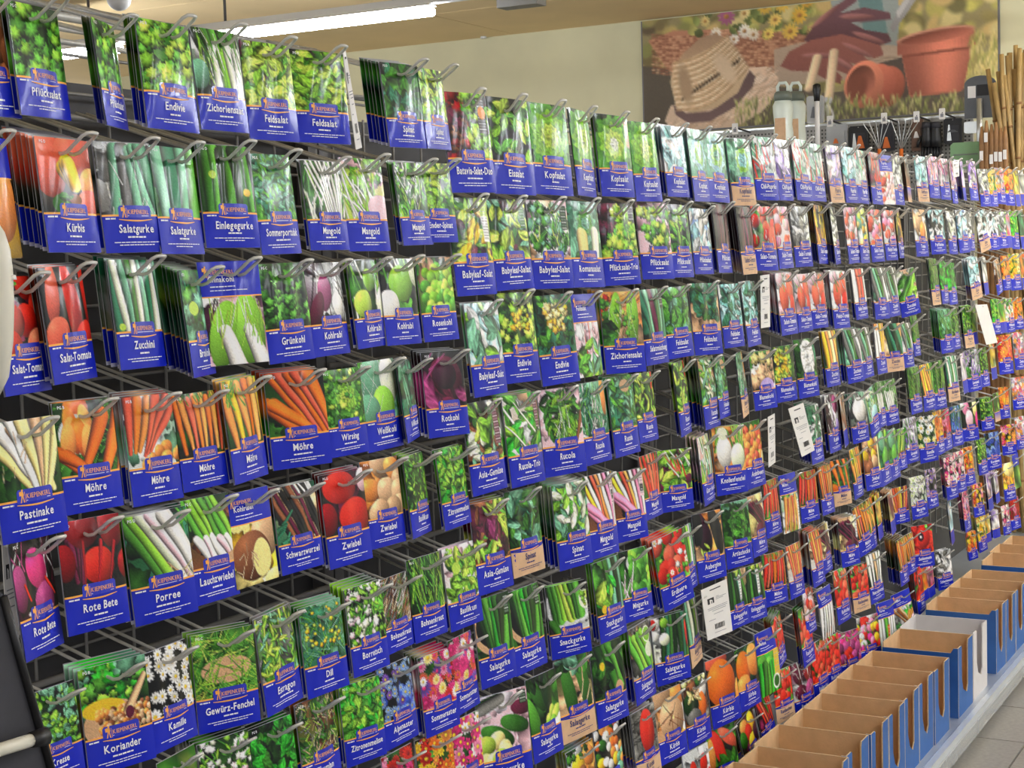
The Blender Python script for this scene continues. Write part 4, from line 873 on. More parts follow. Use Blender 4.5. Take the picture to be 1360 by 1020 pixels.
# ------------------------------------------------------------------ seed packets
PW, PH = .117, .16
PICS = {}
for l in PIC_TXT.strip().split('\n'):  # glare and cyan kinds: reflections painted into the picture colours
    k, d, o = l.split('|'); PICS[k] = (d, o)
def bulge(u, v, q):              # how far the filled pouch swells forward, u -.5..5, v 0..1
    u = np.asarray(u, float); v = np.asarray(v, float)
    e = np.clip(1 - (2 * u) ** 2, 0, 1) ** .6 * np.sin(np.pi * np.clip(v * .94 + .05, 0, 1)) ** .7
    fold = .0016 * np.sin(2 * np.pi * (u * (1.1 + .25 * q) + .17 * q + .35 * v)) + .0009 * np.sin(2 * np.pi * (u * 2.6 - .23 * q + v * (.5 + .2 * (q % 3))))
    return (.0015 + (.0045 + .0007 * q) * e + fold * e)
BV, BS = .655, .018              # where the blue band starts, and the orange line above it
BLUE, ORG, KR = np.array(hexc('1224ba')), np.array(hexc('ffb44e')), np.array(hexc('dcb48c'))
def packet_mesh(kind, style, q, nx, seed):
    ny = max(6, int(nx * .9)); can = paint(PICS[kind][1], 2 * (nx + 1), 2 * (ny + 1), seed)
    pic = can.reshape(ny + 1, 2, nx + 1, 2, 3).mean((1, 3))
    V = []; Q = []; C = []; k = 0
    def sheet(v0, v1, n, m_, cols):
        nonlocal k
        uu, vv = np.meshgrid(np.linspace(-.5, .5, n + 1), np.linspace(v0, v1, m_ + 1))
        y = -bulge(uu, vv, q) if n > 2 else np.full(uu.shape, .0012)
        V.append(np.stack([uu * PW, y, -vv * PH], -1).reshape(-1, 3)); Q.append(grid_quads(n, m_, k)); C.append(np.broadcast_to(cols, uu.shape + (3,)).reshape(-1, 3)); k += uu.size
    nb = max(6, nx // 4)
    if style == 'b':
        sheet(0, .335, nb, 4, BLUE); sheet(.335, .347, nb, 1, ORG); sheet(.347, 1, nx, ny, pic)
    else:
        sheet(0, BV, nx, ny, pic); sheet(BV, BV + BS, nb, 1, ORG); sheet(BV + BS, 1, nb, 6, BLUE)
    fn = sum(len(x) for x in Q)
    sheet(0, 1, 1, 1, np.array(hexc('c9c9d6'))); Q[-1] = Q[-1][:, ::-1]
    me = np_mesh('seed_packet', np.concatenate(V), np.concatenate(Q), [M['film']], ink=np.concatenate(C))
    return me, pic
def on_packet(V2, q, off=.0007): # 2-D points (x, z in packet metres) laid onto the swollen front
    V2 = np.asarray(V2, float); return [(x, -float(b) - off, z) for (x, z), b in zip(V2, bulge(V2[:, 0] / PW, -V2[:, 1] / PH, q))]
def quad2(x0, z0, x1, z1): return [(x0, z0), (x1, z0), (x1, z1), (x0, z1)]
MAN = [[(.0, .0105), (.0022, .0112), (.003, .0095), (.0018, .008), (0, .0086)], [(-.0012, .0082), (.0026, .008), (.0034, .004), (.0026, .0015), (-.0008, .0015)],
       [(-.0042, .0078), (-.0012, .0086), (-.0008, .003), (-.0038, .0026)], [(-.0006, .0016), (.001, .0016), (-.001, -.006), (-.0028, -.006)],
       [(.0012, .0016), (.0026, .0016), (.0042, -.006), (.0024, -.006)], [(.0044, .0076), (.005, .0074), (.0062, -.006), (.0056, -.0062)]]
LOGO = {}
def logo_mesh(q, styled):
    if (q, styled) in LOGO: return LOGO[(q, styled)]
    m = MB(); zt = -(BV - .08) * PH; zb = -(BV + .03) * PH; xa, xb = -.26 * PW, .28 * PW
    if not styled:
        nseg = 6; top = []; 
        for i in range(nseg):
            a = xa + (xb - xa) * i / nseg; b = xa + (xb - xa) * (i + 1) / nseg
            ra = .003 if i == 0 else 0; rb = .003 if i == nseg - 1 else 0
            m.add(on_packet([(a, zb), (b, zb), (b, zt - rb), (b - rb, zt), (a + ra, zt), (a, zt - ra)], q, .0005), [(0, 1, 2, 3, 4, 5)], 0)
    cx0 = xa + .0085; cz = zt - .0112 if not styled else -.115 * PH
    if styled: cx0 = -.41 * PW
    for poly in MAN: m.add(on_packet([(cx0 + x * 1.05, cz + z * 1.05) for x, z in poly], q, .0009), [tuple(range(len(poly)))], 1)
    V, P = text2d('KIEPENKERL', .0088, .88, cx0 + .0068, cz - .0012, (.044 if not styled else .062), 'l'); m.add(on_packet(V, q, .001), P, 2)
    m.add(on_packet(quad2(cx0 + .0068, cz - .0042, cx0 + .05, cz - .0035), q, .001), [(0, 1, 2, 3)], 3)
    if not styled:
        n = 8; pts = []
        for i in range(n + 1):
            t = i / n; x = xa - .001 + (xb - xa + .002) * t; z = -(BV + .046) * PH + .0006 - .0016 * math.sin(math.pi * t); pts += [(x, z), (x, z - .0010 - .0014 * math.sin(math.pi * t))]
        m.add(on_packet(pts, q, .0011), [(2 * i, 2 * i + 1, 2 * i + 3, 2 * i + 2) for i in range(n)], 1)
    LOGO[(q, styled)] = m.mesh('logo_tab', [M['blue'], M['orange'], M['brand'], M['white']]); return LOGO[(q, styled)]
def lettering(name, style, q, left, seed):
    m = MB(); rg = random.Random(seed); kr = style == 'k'
    zt = -(BV + .165) * PH if style != 'b' else -.2 * PH
    cx0 = .01 * PW if style != 'b' else -.38 * PW
    al = 'c' if style != 'b' else 'l'
    if name:
        V, P = text2d(name, .0165 if style != 'b' else .0125, .86, cx0, zt, .8 * PW, al); m.add(on_packet(V, q, .0012), P, 0)
    def dashes(z, w_, h, c):
        x = c - w_ / 2
        while x < c + w_ / 2:
            d = min(rg.uniform(.004, .012), c + w_ / 2 - x); m.add(on_packet(quad2(x, z, x + d, z + h), q, .0012), [(0, 1, 2, 3)], 0); x += d + .0011
    if style == 'b':
        dashes(-.25 * PH, .045, .0016, -.16 * PW); dashes(-.285 * PH, .07, .0012, -.06 * PW)
    else:
        dashes(zt - .0078, rg.uniform(.022, .042), .0024, 0); dashes(zt - .0148, .086, .0013, 0); dashes(zt - .0186, rg.uniform(.04, .07), .0013, 0)
        dashes(-(BV + .045) * PH, .017, .0022, -.39 * PW)
    if left and style != 'b':
        V, P = text2d('PG ' + rg.choice('ABCDE'), .0062, .9, -.44 * PW, -.055 * PH, 1, 'l'); m.add(on_packet(V, q, .0012), P, 1)
    return m.mesh('lettering', [M['navy'] if kr else M['white'], M['white']])
KRM = {}
def kraft_mesh(q):
    if q not in KRM:
        n, r = 10, 5; V = []
        for j in range(r + 1):
            for i in range(n + 1):
                u = -.5 + i / n; vt = BV + .075 - .03 * abs(2 * u) ** 2 + .0; V.append((u * PW, -(vt + (.999 - vt) * j / r) * PH))
        KRM[q] = np_mesh('kraft_label', on_packet(V, q, .0004), grid_quads(n, r), [M['kraft']])
    return KRM[q]
TILT = math.radians(6.0)
HK = MB()
def bend(sg, rise, fw=1.):
    return [(sg * .0115, .30, rise), (sg * .0115, .15, rise * .48), (sg * .0115, .004, -.001), (sg * .0115, -.010 * fw, -.005), (sg * .0115, -.018 * fw, -.003), (sg * .0115, -.033 * fw, .009), (sg * .0115, -.042 * fw, .0165), (sg * .0085, -.0475 * fw, .020)]
HK.tube(bend(-1, .083) + [(0, -.0485, .0205)] + bend(1, .083)[::-1], .0024, 7)
HKL = MB(); HKL.tube(bend(-1, .083, 1.28) + [(0, -.0485 * 1.28, .0205)] + bend(1, .083, 1.28)[::-1], .0026, 7); HOOKL = HKL.mesh('wire_hook', [M['wire']])
HK2 = MB(); HK2.tube(bend(-1, .03) + [(0, -.0485, .0205)] + bend(1, .03)[::-1], .0024, 7); HOOK2 = HK2.mesh('wire_hook', [M['wire']])
HOOK = HK.mesh('wire_hook', [M['wire']])
ORD = 'first second third fourth fifth sixth seventh eighth ninth tenth eleventh twelfth thirteenth fourteenth fifteenth sixteenth seventeenth eighteenth nineteenth twentieth twenty-first twenty-second twenty-third twenty-fourth twenty-fifth twenty-sixth twenty-seventh twenty-eighth twenty-ninth thirtieth thirty-first thirty-second thirty-third thirty-fourth thirty-fifth'.split()
RN = 'top second third fourth fifth sixth seventh eighth ninth'.split()
ROLL = {('R', 6, 6): 7, ('R', 2, 26): 10, ('R', 3, 24): 9, ('R', 3, 22): 6, ('R', 9, 3): 14, ('R', 9, 4): 10, ('R', 5, 15): 10, ('R', 8, 6): 2, ('R', 9, 12): 8, ('R', 7, 15): 8, ('R', 8, 12): 4, ('R', 3, 18): 7, ('R', 8, 9): 7, ('L', 8, 1): 0}
items = []
for l in PACK_TXT.strip().split('\n'):
    a = l.split(';'); items.append((a[0][0], int(a[0][1:]), int(a[1]), a[2], a[3], float(a[4]), float(a[5]), float(a[6]), float(a[7]), int(a[8]), a[9], float(a[10])))
big = sorted(items, key=lambda i: -i[11])[:296]; bigset = {(i[0], i[1], i[2]) for i in big}
BV_, BQ, BC, bk = [], [], [], 0              # packets queued behind the front ones, and the far slivers
def back_packet(Mx, pic, style, full=False):
    global bk
    us = np.array([-.5, -.491, -.4908, -.3, 0., .3, .5]); 
    if style == 'b': vs = [0, .010, .0102, .339, .341, .6, .8, 1.]
    else: vs = [0, .010, .0102, .16, .32, .48, BV - .0002, BV, BV + BS, BV + BS + .0002, .965, .966, 1.]
    P = []; C = []
    for v in vs:
        for u in us:
            P.append(Mx @ Vector((u * PW, -float(bulge(u, v, 1)) * .6, -v * PH)))
            inp = (v < BV - .0001) if style != 'b' else (v > .34)
            if u < -.4909 or v < .0101: c = np.array((.62, .62, .62))
            elif style != 'b' and abs(v - BV - BS / 2) <= BS / 2 + .0001: c = ORG
            elif inp:
                f = v / BV if style != 'b' else (v - .34) / .66
                c = pic[min(len(pic) - 1, int(f * len(pic) * .999)), min(pic.shape[1] - 1, int((u + .5) * pic.shape[1] * .999))]
            else: c = KR if style == 'k' and v > .75 else BLUE
            if v > .9655 and u < -.48: c = np.array((.85, .85, .9))
            C.append(c)
    n = len(us) - 1
    BV_.extend(P); BC.extend(C); BQ.append(grid_quads(n, len(vs) - 1, bk)); bk += len(P)
HV = MB()                        # the far hooks past the limit, joined
for it in items:
    bay, row, k, name, kind, X, Z, s, yaw, nb, style, area = it
    style_ = 'k' if style.startswith('k') else style
    seed = hash_ = (ord(bay) * 131 + row * 37 + k * 101) % 99991; rg = random.Random(seed); q = seed % 6
    dist = np.linalg.norm(np.array([X, 0, Z + EYE]) - CAM)
    nx = int(np.clip(PW * s * F / dist * .75 * .88, 8, 74))
    me, pic = packet_mesh(kind, style_, q, nx, seed)
    roll = math.radians(ROLL.get((bay, row, k), rg.uniform(-1.2, 1.2)))
    A = Matrix.Rotation(-yaw, 4, 'Z') @ Matrix.Rotation(-TILT, 4, 'X'); Bm = A @ Matrix.Rotation(-roll, 4, 'Y')
    c0 = Vector((0, 0, -PH * s / 2)); loc = Vector((X, 0, Z + EYE)) + A @ c0 - Bm @ c0
    Mx = Matrix.Translation(loc) @ Bm @ Matrix.Scale(s, 4)
    rowname = ("left bay's " if bay == 'L' else "right bays' ") + RN[row - 1] + ' row'
    solo = (bay, row, k) in bigset
    if solo:
        o = link('seed_packet', me); o.matrix_world = Mx
        lw = PICS[kind][0]
        full = (lw + (' on ' + name if name else '') + ' packet, ' + ORD[k - 1] + ' in ' + rowname)
        if len(full.split()) > 14: full = full.replace(' on ' + name, '')
        tag(o, full, 'seed packet', 'seed packets, ' + rowname)
        link('lettering', lettering(name, style_, q, bay == 'L', seed), o)
        link('logo_tab', logo_mesh(q, style_ == 'b'), o)
        if style_ == 'k': link('kraft_label', kraft_mesh(q), o)
    else: back_packet(Mx, pic, style_)
    for j in range(1, nb + 1):
        B = Matrix.Translation((rg.uniform(-.002, .002) * s, j * .0085 * s, j * .0025 * s)) @ Mx @ Matrix.Rotation(math.radians(rg.uniform(-2.5, 2.5)), 4, 'Z'); back_packet(B, pic, style_)
    hs = s * 1.05; hl = Vector((X, -.001, Z + EYE)) + Vector((0, 0, -.017 * s))
    if solo:
        o = link('wire_hook', HOOKL if bay == 'L' else HOOK2 if row == 1 else HOOK); o.location = hl; o.scale = (hs, .92, hs)
        tag(o, 'grey looped wire hook carrying the ' + ORD[k - 1] + ' packets in ' + rowname, 'hook', 'wire hooks, ' + rowname)
    else: HV.add([(hl.x + v.co.x * hs, hl.y + v.co.y * .92, hl.z + v.co.z * hs) for v in (HOOK2 if bay == 'R' and row == 1 else HOOK).vertices], [tuple(p.vertices) for p in HOOK.polygons], 0, True)
o = link('queued_seed_packet', np_mesh('queued_seed_packet', [tuple(v) for v in BV_], np.concatenate(BQ), [M['back_film']], smooth=False, ink=np.array(BC)))
tag(o, 'seed packets queued on the hooks behind the front packets', 'seed packet', kind='stuff')
o = HV.build('distant_wire_hook', M['wire']); tag(o, 'small distant wire hooks among the farthest packets', 'hook', kind='stuff')

# ------------------------------------------------------------------ white information slips on the hooks
def slip(corners, Y, label, blank=False, w_=None):   # corners: photo points TL TR BR BL
    P = [at_y(x, y, Y) for x, y in corners]
    tl, tr, br, bl = [Vector(p) for p in P]; ctr = (tl + tr + br + bl) / 4
    t = empty('information_slip', (tl + tr) / 2); tag(t, label, 'slip', 'white information slips')
    nrm = (tr - tl).cross(bl - tl).normalized(); nrm = nrm if nrm.y < 0 else -nrm
    o0 = Vector(t.location)
    def pt(u, v, d=0): return (tl * (1 - u) + tr * u) * (1 - v) + (bl * (1 - u) + br * u) * v - o0 + nrm * d
    m = MB(); a = [pt(0, 0), pt(1, 0), pt(1, 1), pt(0, 1)]; b = [p - nrm * .0012 for p in a]
    m.add(a + b, [(0, 1, 2, 3), (7, 6, 5, 4), (0, 4, 5, 1), (1, 5, 6, 2), (2, 6, 7, 3), (3, 7, 4, 0)]); m.build('sheet', M['paper'], t)
    if blank: return
    m = MB(); rg = random.Random(int(corners[0][0]))
    def bar(u0, v0, u1, v1, mi=0): m.add([pt(u0, v0, .0006), pt(u1, v0, .0006), pt(u1, v1, .0006), pt(u0, v1, .0006)], [(0, 1, 2, 3)], mi)
    bar(.3, .065, .72, .085); 
    bar(.17, .22, .42, .33); 
    for v, a_, b_ in ((.225, .5, .62), (.25, .5, .9), (.275, .5, .78), (.41, .14, .92), (.44, .16, .9), (.475, .3, .85), (.54, .35, .72), (.64, .14, .4), (.9, .3, .75)): bar(a_, v, b_, v + .009, 1)
    u = .34
    while u < .72: d = rg.uniform(.012, .03); bar(u, .74, u + d, .84); u += d + rg.uniform(.012, .025)
    m.build('print', [M['ink'], M['greyink']], t)
    m = MB(); m.add([pt(.25, .25, .0009), pt(.3, .25, .0009), pt(.3, .33, .0009), pt(.25, .33, .0009)], [(0, 1, 2, 3)]); m.add([pt(.3, .25, .0009), pt(.36, .27, .0009), pt(.36, .33, .0009), pt(.33, .33, .0009), pt(.33, .28, .0009), pt(.3, .28, .0009)], [(0, 1, 2, 3, 4, 5)]); m.build('emblem', M['paper'], t)
slip([(931, 784), (965, 769), (973, 838), (940, 851)], -.045, 'white slip with barcode hanging just left of the pickling cucumber packets')
slip([(1047, 543), (1067, 535), (1082, 598), (1065, 607)], -.045, 'tilted white slip with barcode hanging in the gap of the middle bay')
slip([(1020, 554), (1029, 549), (1030, 614), (1021, 621)], -.03, 'narrow white slip turned sideways beside the orange berry packet')
slip([(1010, 366), (1022, 364), (1023, 434), (1011, 436)], -.02, 'upright white slip between the corn salad and the red tomato packets')
slip([(1295, 405), (1311, 404), (1325, 455), (1310, 458)], -.045, 'blank white slip leaning far along the right bays', True)
slip([(455, 68), (459, 66), (481, 196), (473, 199)], -.02, 'white slip seen edge-on before the dark spinach packets of the top row')
slip([(1265, 214), (1274, 212), (1274, 234), (1267, 236)], -.045, 'small white slip among the far bean packets of the top row')
slip([(2, 712), (20, 707), (27, 880), (12, 890)], .03, 'grey white slip half hidden behind the purple beetroot packet at the left edge')

# ------------------------------------------------------------------ bottom deck, boxes
ZD = .085
t = empty('base_deck', (4.5, 0, 0)); tag(t, 'steel base deck running along the floor below the racks', 'deck')
m = MB(); m.box(-3.5, -.335, ZD - .02, 5.0, .42, ZD); m.build('deck_plate', M['steel'], t)
m = MB(); m.box(-3.5, -.355, ZD - .03, 5.0, -.335, ZD + .012); m.build('front_lip', M['rim'], t)
m = MB(); m.box(-3.5, -.33, 0, 5.0, -.315, ZD - .03); m.build('kick_plate', M['kick'], t)
m = MB()
for i in range(8): m.box(-3.5 + i * 1.06, -.362, ZD - .055, -3.5 + i * 1.06 + 1.05, -.356, ZD - .01)
m.build('price_rail', M['clear'], t)
def tray(x, y0, y1, h, ln, white, label, lowfront=.26):
    out = M['cardwhite'] if white else M['cardblue']; inn = M['cardwhite'] if white else M['card']; ed = M['cardwhite'] if white else M['cardedge']
    t = empty('display_tray', (x, (y0 + y1) / 2, ZD)); tag(t, label, 'tray', 'cardboard trays on the base deck')
    a, b = y0 - (y0 + y1) / 2, y1 - (y0 + y1) / 2; th = .004
    def wall(name, ax, p0, p1, poly, oside):
        m = MB(); m.prism(poly, ax, p0, p1, 0, 2)
        nf = len(poly); m.m[0] = 0 if oside == 0 else 1; m.m[1] = 1 if oside == 0 else 0
        m.build(name, [out, inn, ed], t)
    full = [(a, 0), (b, 0), (b, h), (a, h)]
    wall('end_wall', 'x', ln - th, ln, full, 1)
    wall('end_wall', 'x', 0, th, [(a, 0), (b, 0), (b, h * .93), (b - .03, h * .93), (a + .025, h * .93), (a + .015, h), (a, h)], 0)
    wall('rear_wall', 'y', b - th, b, [(th, 0), (ln - th, 0), (ln - th, h), (th, h)], 1)
    c0, c1 = ln * .24, ln * .66; cb = h * lowfront
    wall('front_wall', 'y', a, a + th, [(th, 0), (ln - th, 0), (ln - th, h), (c1 + .006, h), (c1, h - .012), (c1, cb + .02), (c1 - .02, cb), (c0 + .02, cb + .02), (c0, cb + .06), (c0, h - .006), (c0 - .006, h), (th, h)], 0)
    m = MB(); m.box(th, a + th, 0, ln - th, b - th, .004); m.build('base', inn, t)
FARC = [(985, 1013), (1019.6, 992), (1036.5, 962), (1072.5, 941), (1093, 920), (1126, 902), (1151, 884), (1182, 866), (1201, 835), (1230.6, 817), (1248, 792), (1260, 779.5), (1274, 767), (1293, 756), (1302, 732.5), (1311, 721), (1325, 710)]
WORDS = ['nearest brown and blue cardboard tray at the bottom edge of the photo'] + ['%s cardboard tray from the near end of the deck' % ORD[i] for i in range(1, 17)]
HB = .235
Xs = [at_z(px, py, ZD + HB)[0] for px, py in FARC]
for i, xf in enumerate(Xs):
    ln = .165 if i == 0 else (.17 if i == 10 else min(.215, xf - Xs[i - 1] - .004))
    white = i == 9
    j = random.Random(i).uniform(-.008, .008)
    tray(xf - ln, -.305 + j * .5, -.05 + j, HB, ln, white, 'white cardboard tray standing between the blue ones on the deck' if white else WORDS[i].replace('cardboard', 'brown and blue cardboard') if i else WORDS[0])

# ------------------------------------------------------------------ garden poster on the far wall
def bpt(x, y): return ((x - 853) / 472, (y - (25 - .053 * (x - 853))) / 152)
PWd, PHt = 480, 160
I = np.zeros((PHt, PWd, 3)); rg = random.Random(5)
H = lambda h: np.array(hexc(h))
I[:] = H('8a7a4a')
def pe(x, y, rx, ry, col, ang=0, kind=0, sh=.3, k=5): u, v = bpt(x, y); st(u, v, rx / 472, ry / 152, ang, H(col), sh, kind, k)
def st(u, v, rx, ry, ang, col, sh, kind, k):   # stamp in an isotropic frame: the canvas is three times as wide as high
    W3 = I.shape[1]; 
    sub = I; sx = 472 / 152
    # work in units of the canvas height
    cx, cy = u * sx, v; rx_, ry_ = rx * sx, ry; r = max(rx_, ry_) * 1.2; h = I.shape[0]; wpx = I.shape[1] / sx
    x0 = max(0, int((cx - r) * wpx)); x1 = min(W3, int((cx + r) * wpx) + 2); y0 = max(0, int((cy - r) * h)); y1 = min(h, int((cy + r) * h) + 2)
    if x1 <= x0 or y1 <= y0: return
    X = ((np.arange(x0, x1) + .5) / wpx - cx)[None, :]; Y = ((np.arange(y0, y1) + .5) / h - cy)[:, None]
    c, s = math.cos(ang), math.sin(ang); xr = (X * c + Y * s) / rx_; yr = (-X * s + Y * c) / ry_; rr = np.sqrt(xr ** 2 + yr ** 2); lim = 1.
    if kind == 3: lim = .6 + .4 * np.abs(np.cos(k * np.arctan2(yr, xr) / 2))
    e = min(rx_, ry_) * h * (.9 if kind != 5 else .18)
    mm = np.clip((lim - rr) * e + .5, 0, 1)
    if kind == 1: mm = np.clip(((1 - xr * xr) - np.abs(yr)) * e + .5, 0, 1)
    f = 1 + sh * (-.5 * xr - .6 * yr) * (1 if kind != 5 else 0); mm = mm[..., None]
    I[y0:y1, x0:x1] = I[y0:y1, x0:x1] * (1 - mm) + np.clip(col * f[..., None], 0, 1) * mm
def poly(pts, col, grad=.0):
    P = np.array([bpt(x, y) for x, y in pts]); u = (np.arange(PWd) + .5) / PWd; v = (np.arange(PHt) + .5) / PHt
    UU, VV = np.meshgrid(u, v); ins = np.zeros(UU.shape, bool); n = len(P)
    for i in range(n):
        (xa, ya), (xb, yb) = P[i], P[i - 1]
        if ya == yb: continue
        cr = (ya > VV) != (yb > VV); ins ^= cr & (UU < (xb - xa) * (VV - ya) / (yb - ya) + xa)
    f = 1 + grad * ((VV - P[:, 1].min()) / (np.ptp(P[:, 1]) + 1e-6) - .5)
    I[ins] = np.clip(H(col) * f[ins][:, None], 0, 1)
for _ in range(260):             # blurred shrubs behind
    x = rg.uniform(850, 1330); y = rg.uniform(-10, 120)
    c = rg.choice(['6b5a34', '9a8446', 'b89a4c', '7c7a3a', 'a8a040', '54452e', 'c8a860'] if x < 930 else ['8c7a3e', 'b7a548', 'c9bc4c', 'd0a95c', '6a6034', 'a79a44', 'd8c070'])
    pe(x, y, rg.uniform(6, 16), rg.uniform(5, 13), c, rg.random() * 3, 5)
poly([(850, 85), (935, 95), (960, 170), (850, 185)], '4a4033', -.2); poly([(1000, 110), (1110, 128), (1180, 120), (1230, 90), (1290, 130), (1290, 180), (1000, 180)], '4f4438', .1)
poly([(862, 52), (900, 40), (1000, 42), (1100, 56), (1095, 110), (905, 100), (890, 92)], 'a86748', -.2)
for i in range(15):
    y = 46 + i * 3.6
    for x in range(870, 1100, 5): pe(x + rg.uniform(-1, 1), y + 3 * math.sin(x * .05), 2.6, 1.2, rg.choice(['c08058', '8c5238', 'd09468', '7c4630']), 0, 0, .2)
for _ in range(40): pe(rg.uniform(925, 1100), rg.uniform(5, 52), rg.uniform(4, 9), rg.uniform(3, 7), rg.choice(['5f6a30', '7f8a3c', 'a9a04a', '484f28']), rg.random() * 3, 1)
for x, y, r, c in [(975, 25, 13, '9c4a6c'), (960, 47, 9, 'efe2c8'), (1000, 45, 10, 'f0e4cc'), (1012, 50, 9, 'ead8b8'), (985, 55, 8, 'efe6d2'), (1000, 22, 9, 'e6c878'), (1028, 15, 11, 'e0a830'), (1052, 12, 12, 'e8b438'), (1075, 28, 12, 'e2a82e'), (1042, 32, 10, 'ecc050'), (1062, 48, 12, 'e6b43c'), (1032, 50, 9, 'f0cc50'), (1085, 12, 9, 'd89a2c'), (945, 30, 8, 'd8b860')]:
    pe(x, y, r, r * .9, c, rg.random() * 3, 3, .1, 11); pe(x, y, r * .28, r * .25, 'a8682c')
poly([(1115, 0), (1200, -10), (1205, 35), (1200, 80), (1140, 80), (1120, 40)], '8e958a', -.2); poly([(1150, 0), (1180, 0), (1190, 60), (1160, 60)], '5f8078', 0)
poly([(1040, 70), (1090, 60), (1210, 72), (1210, 98), (1130, 112), (1040, 118)], 'a98c70', -.15)
for x in range(1120, 1210, 4): pe(x, 86 + rg.uniform(-6, 6), 8, 1.0, '8b7058', .15, 0)
# straw hat
def strip(p0, p1, n, rx, ry, cols, ang=0.):
    for i in range(n): t_ = i / max(1, n - 1); pe(p0[0] + (p1[0] - p0[0]) * t_, p0[1] + (p1[1] - p0[1]) * t_, rx, ry, cols[i % len(cols)], ang, 0, .25)
poly([(884, 160), (893, 140), (905, 136), (1004, 92), (1030, 92), (1045, 106), (1044, 126), (1022, 150), (985, 170), (950, 180), (900, 178)], 'd6b08c', -.15)
for q in range(420):
    x = rg.uniform(890, 1044); y = 178 - (x - 905) * .5 + rg.uniform(-22, 20)
    if 92 < y < 180: pe(x, y, 4.5, .9, rg.choice(['c09874', 'e8c8a8', 'd0a684', 'b48c6a']), -.5)
poly([(897, 138), (900, 152), (918, 163), (950, 161), (985, 143), (1010, 117), (1014, 104), (1006, 96), (984, 128), (950, 148), (915, 150)], '5c4440', .15)
poly([(893, 108), (898, 90), (912, 72), (938, 51), (958, 46), (974, 53), (988, 72), (1004, 96), (990, 124), (958, 144), (925, 150), (901, 142)], 'cfa878', -.2)
poly([(900, 88), (914, 70), (938, 51), (958, 46), (974, 53), (976, 62), (950, 66), (925, 76)], 'b08660', .2)
for k in range(19):
    g = k / 18; xa, ya = 904 - 9 * g + 4 * g * g, 150 - 62 * g; xb, yb = 1003 - 28 * g, 98 - 42 * g
    for i in range(34):
        t_ = i / 33; sag = 17 * (1 - .55 * g) * math.sin(math.pi * t_)
        pe(xa + (xb - xa) * t_, ya + (yb - ya) * t_ + sag - 5, 3.4, 1.25, rg.choice(['e2bc8e', 'd8ae7e', 'eaca9e'] if k % 2 else ['b48a5c', 'a97e54', 'c09868']), -.45)
for q in range(19): pe(911 + q * 4.4, 131 - q * 2.6, 1.4, 3.0, '3a2c20', .5); pe(913 + q * 4.4, 127 - q * 2.6, 1.1, 2.2, '5a4632', -.5)
pe(915, 112, 9, 26, 'a5805a', -.2, 5, 0); pe(972, 92, 10, 22, 'd8b58a', -.6, 5, 0)
# gloves
for p_, c in [(([1080, 60], [1098, 36], [1118, 22], [1140, 8], [1152, 4], [1150, 14], [1128, 28], [1160, 22], [1192, 30], [1194, 38], [1170, 40], [1142, 40], [1160, 50], [1190, 56], [1194, 66], [1180, 70], [1150, 60], [1120, 62], [1085, 62]), '633c3e'),
              (([1048, 92], [1060, 74], [1090, 60], [1130, 54], [1150, 60], [1180, 70], [1184, 82], [1172, 86], [1150, 76], [1164, 88], [1160, 95], [1140, 90], [1150, 100], [1140, 106], [1120, 98], [1130, 108], [1128, 117], [1112, 112], [1090, 100], [1062, 98]), '84463a')]: poly(p_, c, -.35)
for x, y, a in [(1150, 33, .1), (1165, 60, .4), (1150, 75, .5), (1130, 90, .6), (1110, 30, -.6), (1100, 80, .1)]: pe(x, y, 22, 3.5, '93554e', a, 0, .4)
poly([(1192, 48), (1205, 22), (1222, 0), (1236, 0), (1215, 30), (1196, 55)], '9a938c', -.3); poly([(1200, 30), (1222, 0), (1228, 0), (1203, 38)], 'c3bdb4')
for xa, ya, xb, yb in [(1098, 82, 1086, 122), (1120, 76, 1112, 136)]:
    for i in range(24): t_ = i / 23; pe(xa + (xb - xa) * t_, ya + (yb - ya) * t_, 6, 4, 'd3aa7c', 0, 0, .5)
poly([(1106, 133), (1117, 134), (1115, 141), (1107, 140)], 'b9b7b4')
for dx in (-7, 0, 7):
    for i in range(12): t_ = i / 11; pe(1111 + dx * math.sin(t_ * 1.5), 140 + t_ * 20, 1.3, 1.6, 'c9c4bc')
# clay pots
poly([(1178, 92), (1215, 84), (1222, 134), (1180, 140)], '43382f')
for dx, c in ((30, '9c4630'), (17, 'b25038'), (0, 'cc6848')): pe(1158 + dx, 118 + dx * .12, 25 - dx * .1, 30 - dx * .14, c, .32, 0, .35)
pe(1154, 118, 18, 24, '8a4632', .32, 0, -.5); pe(1150, 122, 12, 17, '6e3626', .32, 5, 0)
poly([(1206, 80), (1292, 74), (1280, 130), (1216, 136)], 'a9533c', -.1)
for i in range(22):
    t_ = i / 21; x = 1207 + 82 * t_; f_ = .75 + .5 * math.exp(-((t_ - .62) / .33) ** 2); c = '%02x%02x%02x' % tuple(int(min(255, v * f_)) for v in (176, 86, 62))
    xb = 1217 + 62 * t_; poly([(x, 81 - 6 * t_), (x + 4.4, 81 - 6 * t_), (xb + 3.4, 133 - 5 * t_), (xb, 133 - 5 * t_)], c, -.1)
    xr = 1201 + 92 * t_; poly([(xr, 65 - 9 * t_), (xr + 4.6, 65 - 9 * t_), (xr + 4.4, 83 - 9 * t_), (xr, 83 - 9 * t_)], '%02x%02x%02x' % tuple(int(min(255, v * f_)) for v in (202, 100, 74)))
pe(1249, 60, 48, 8.5, 'cf8062', -.09, 0, .1); pe(1249, 61.5, 45, 7, '9a4a36', -.09, 0, -.4)
poly([(1206, 84), (1294, 75), (1293, 78), (1207, 87)], '7c3a2a')
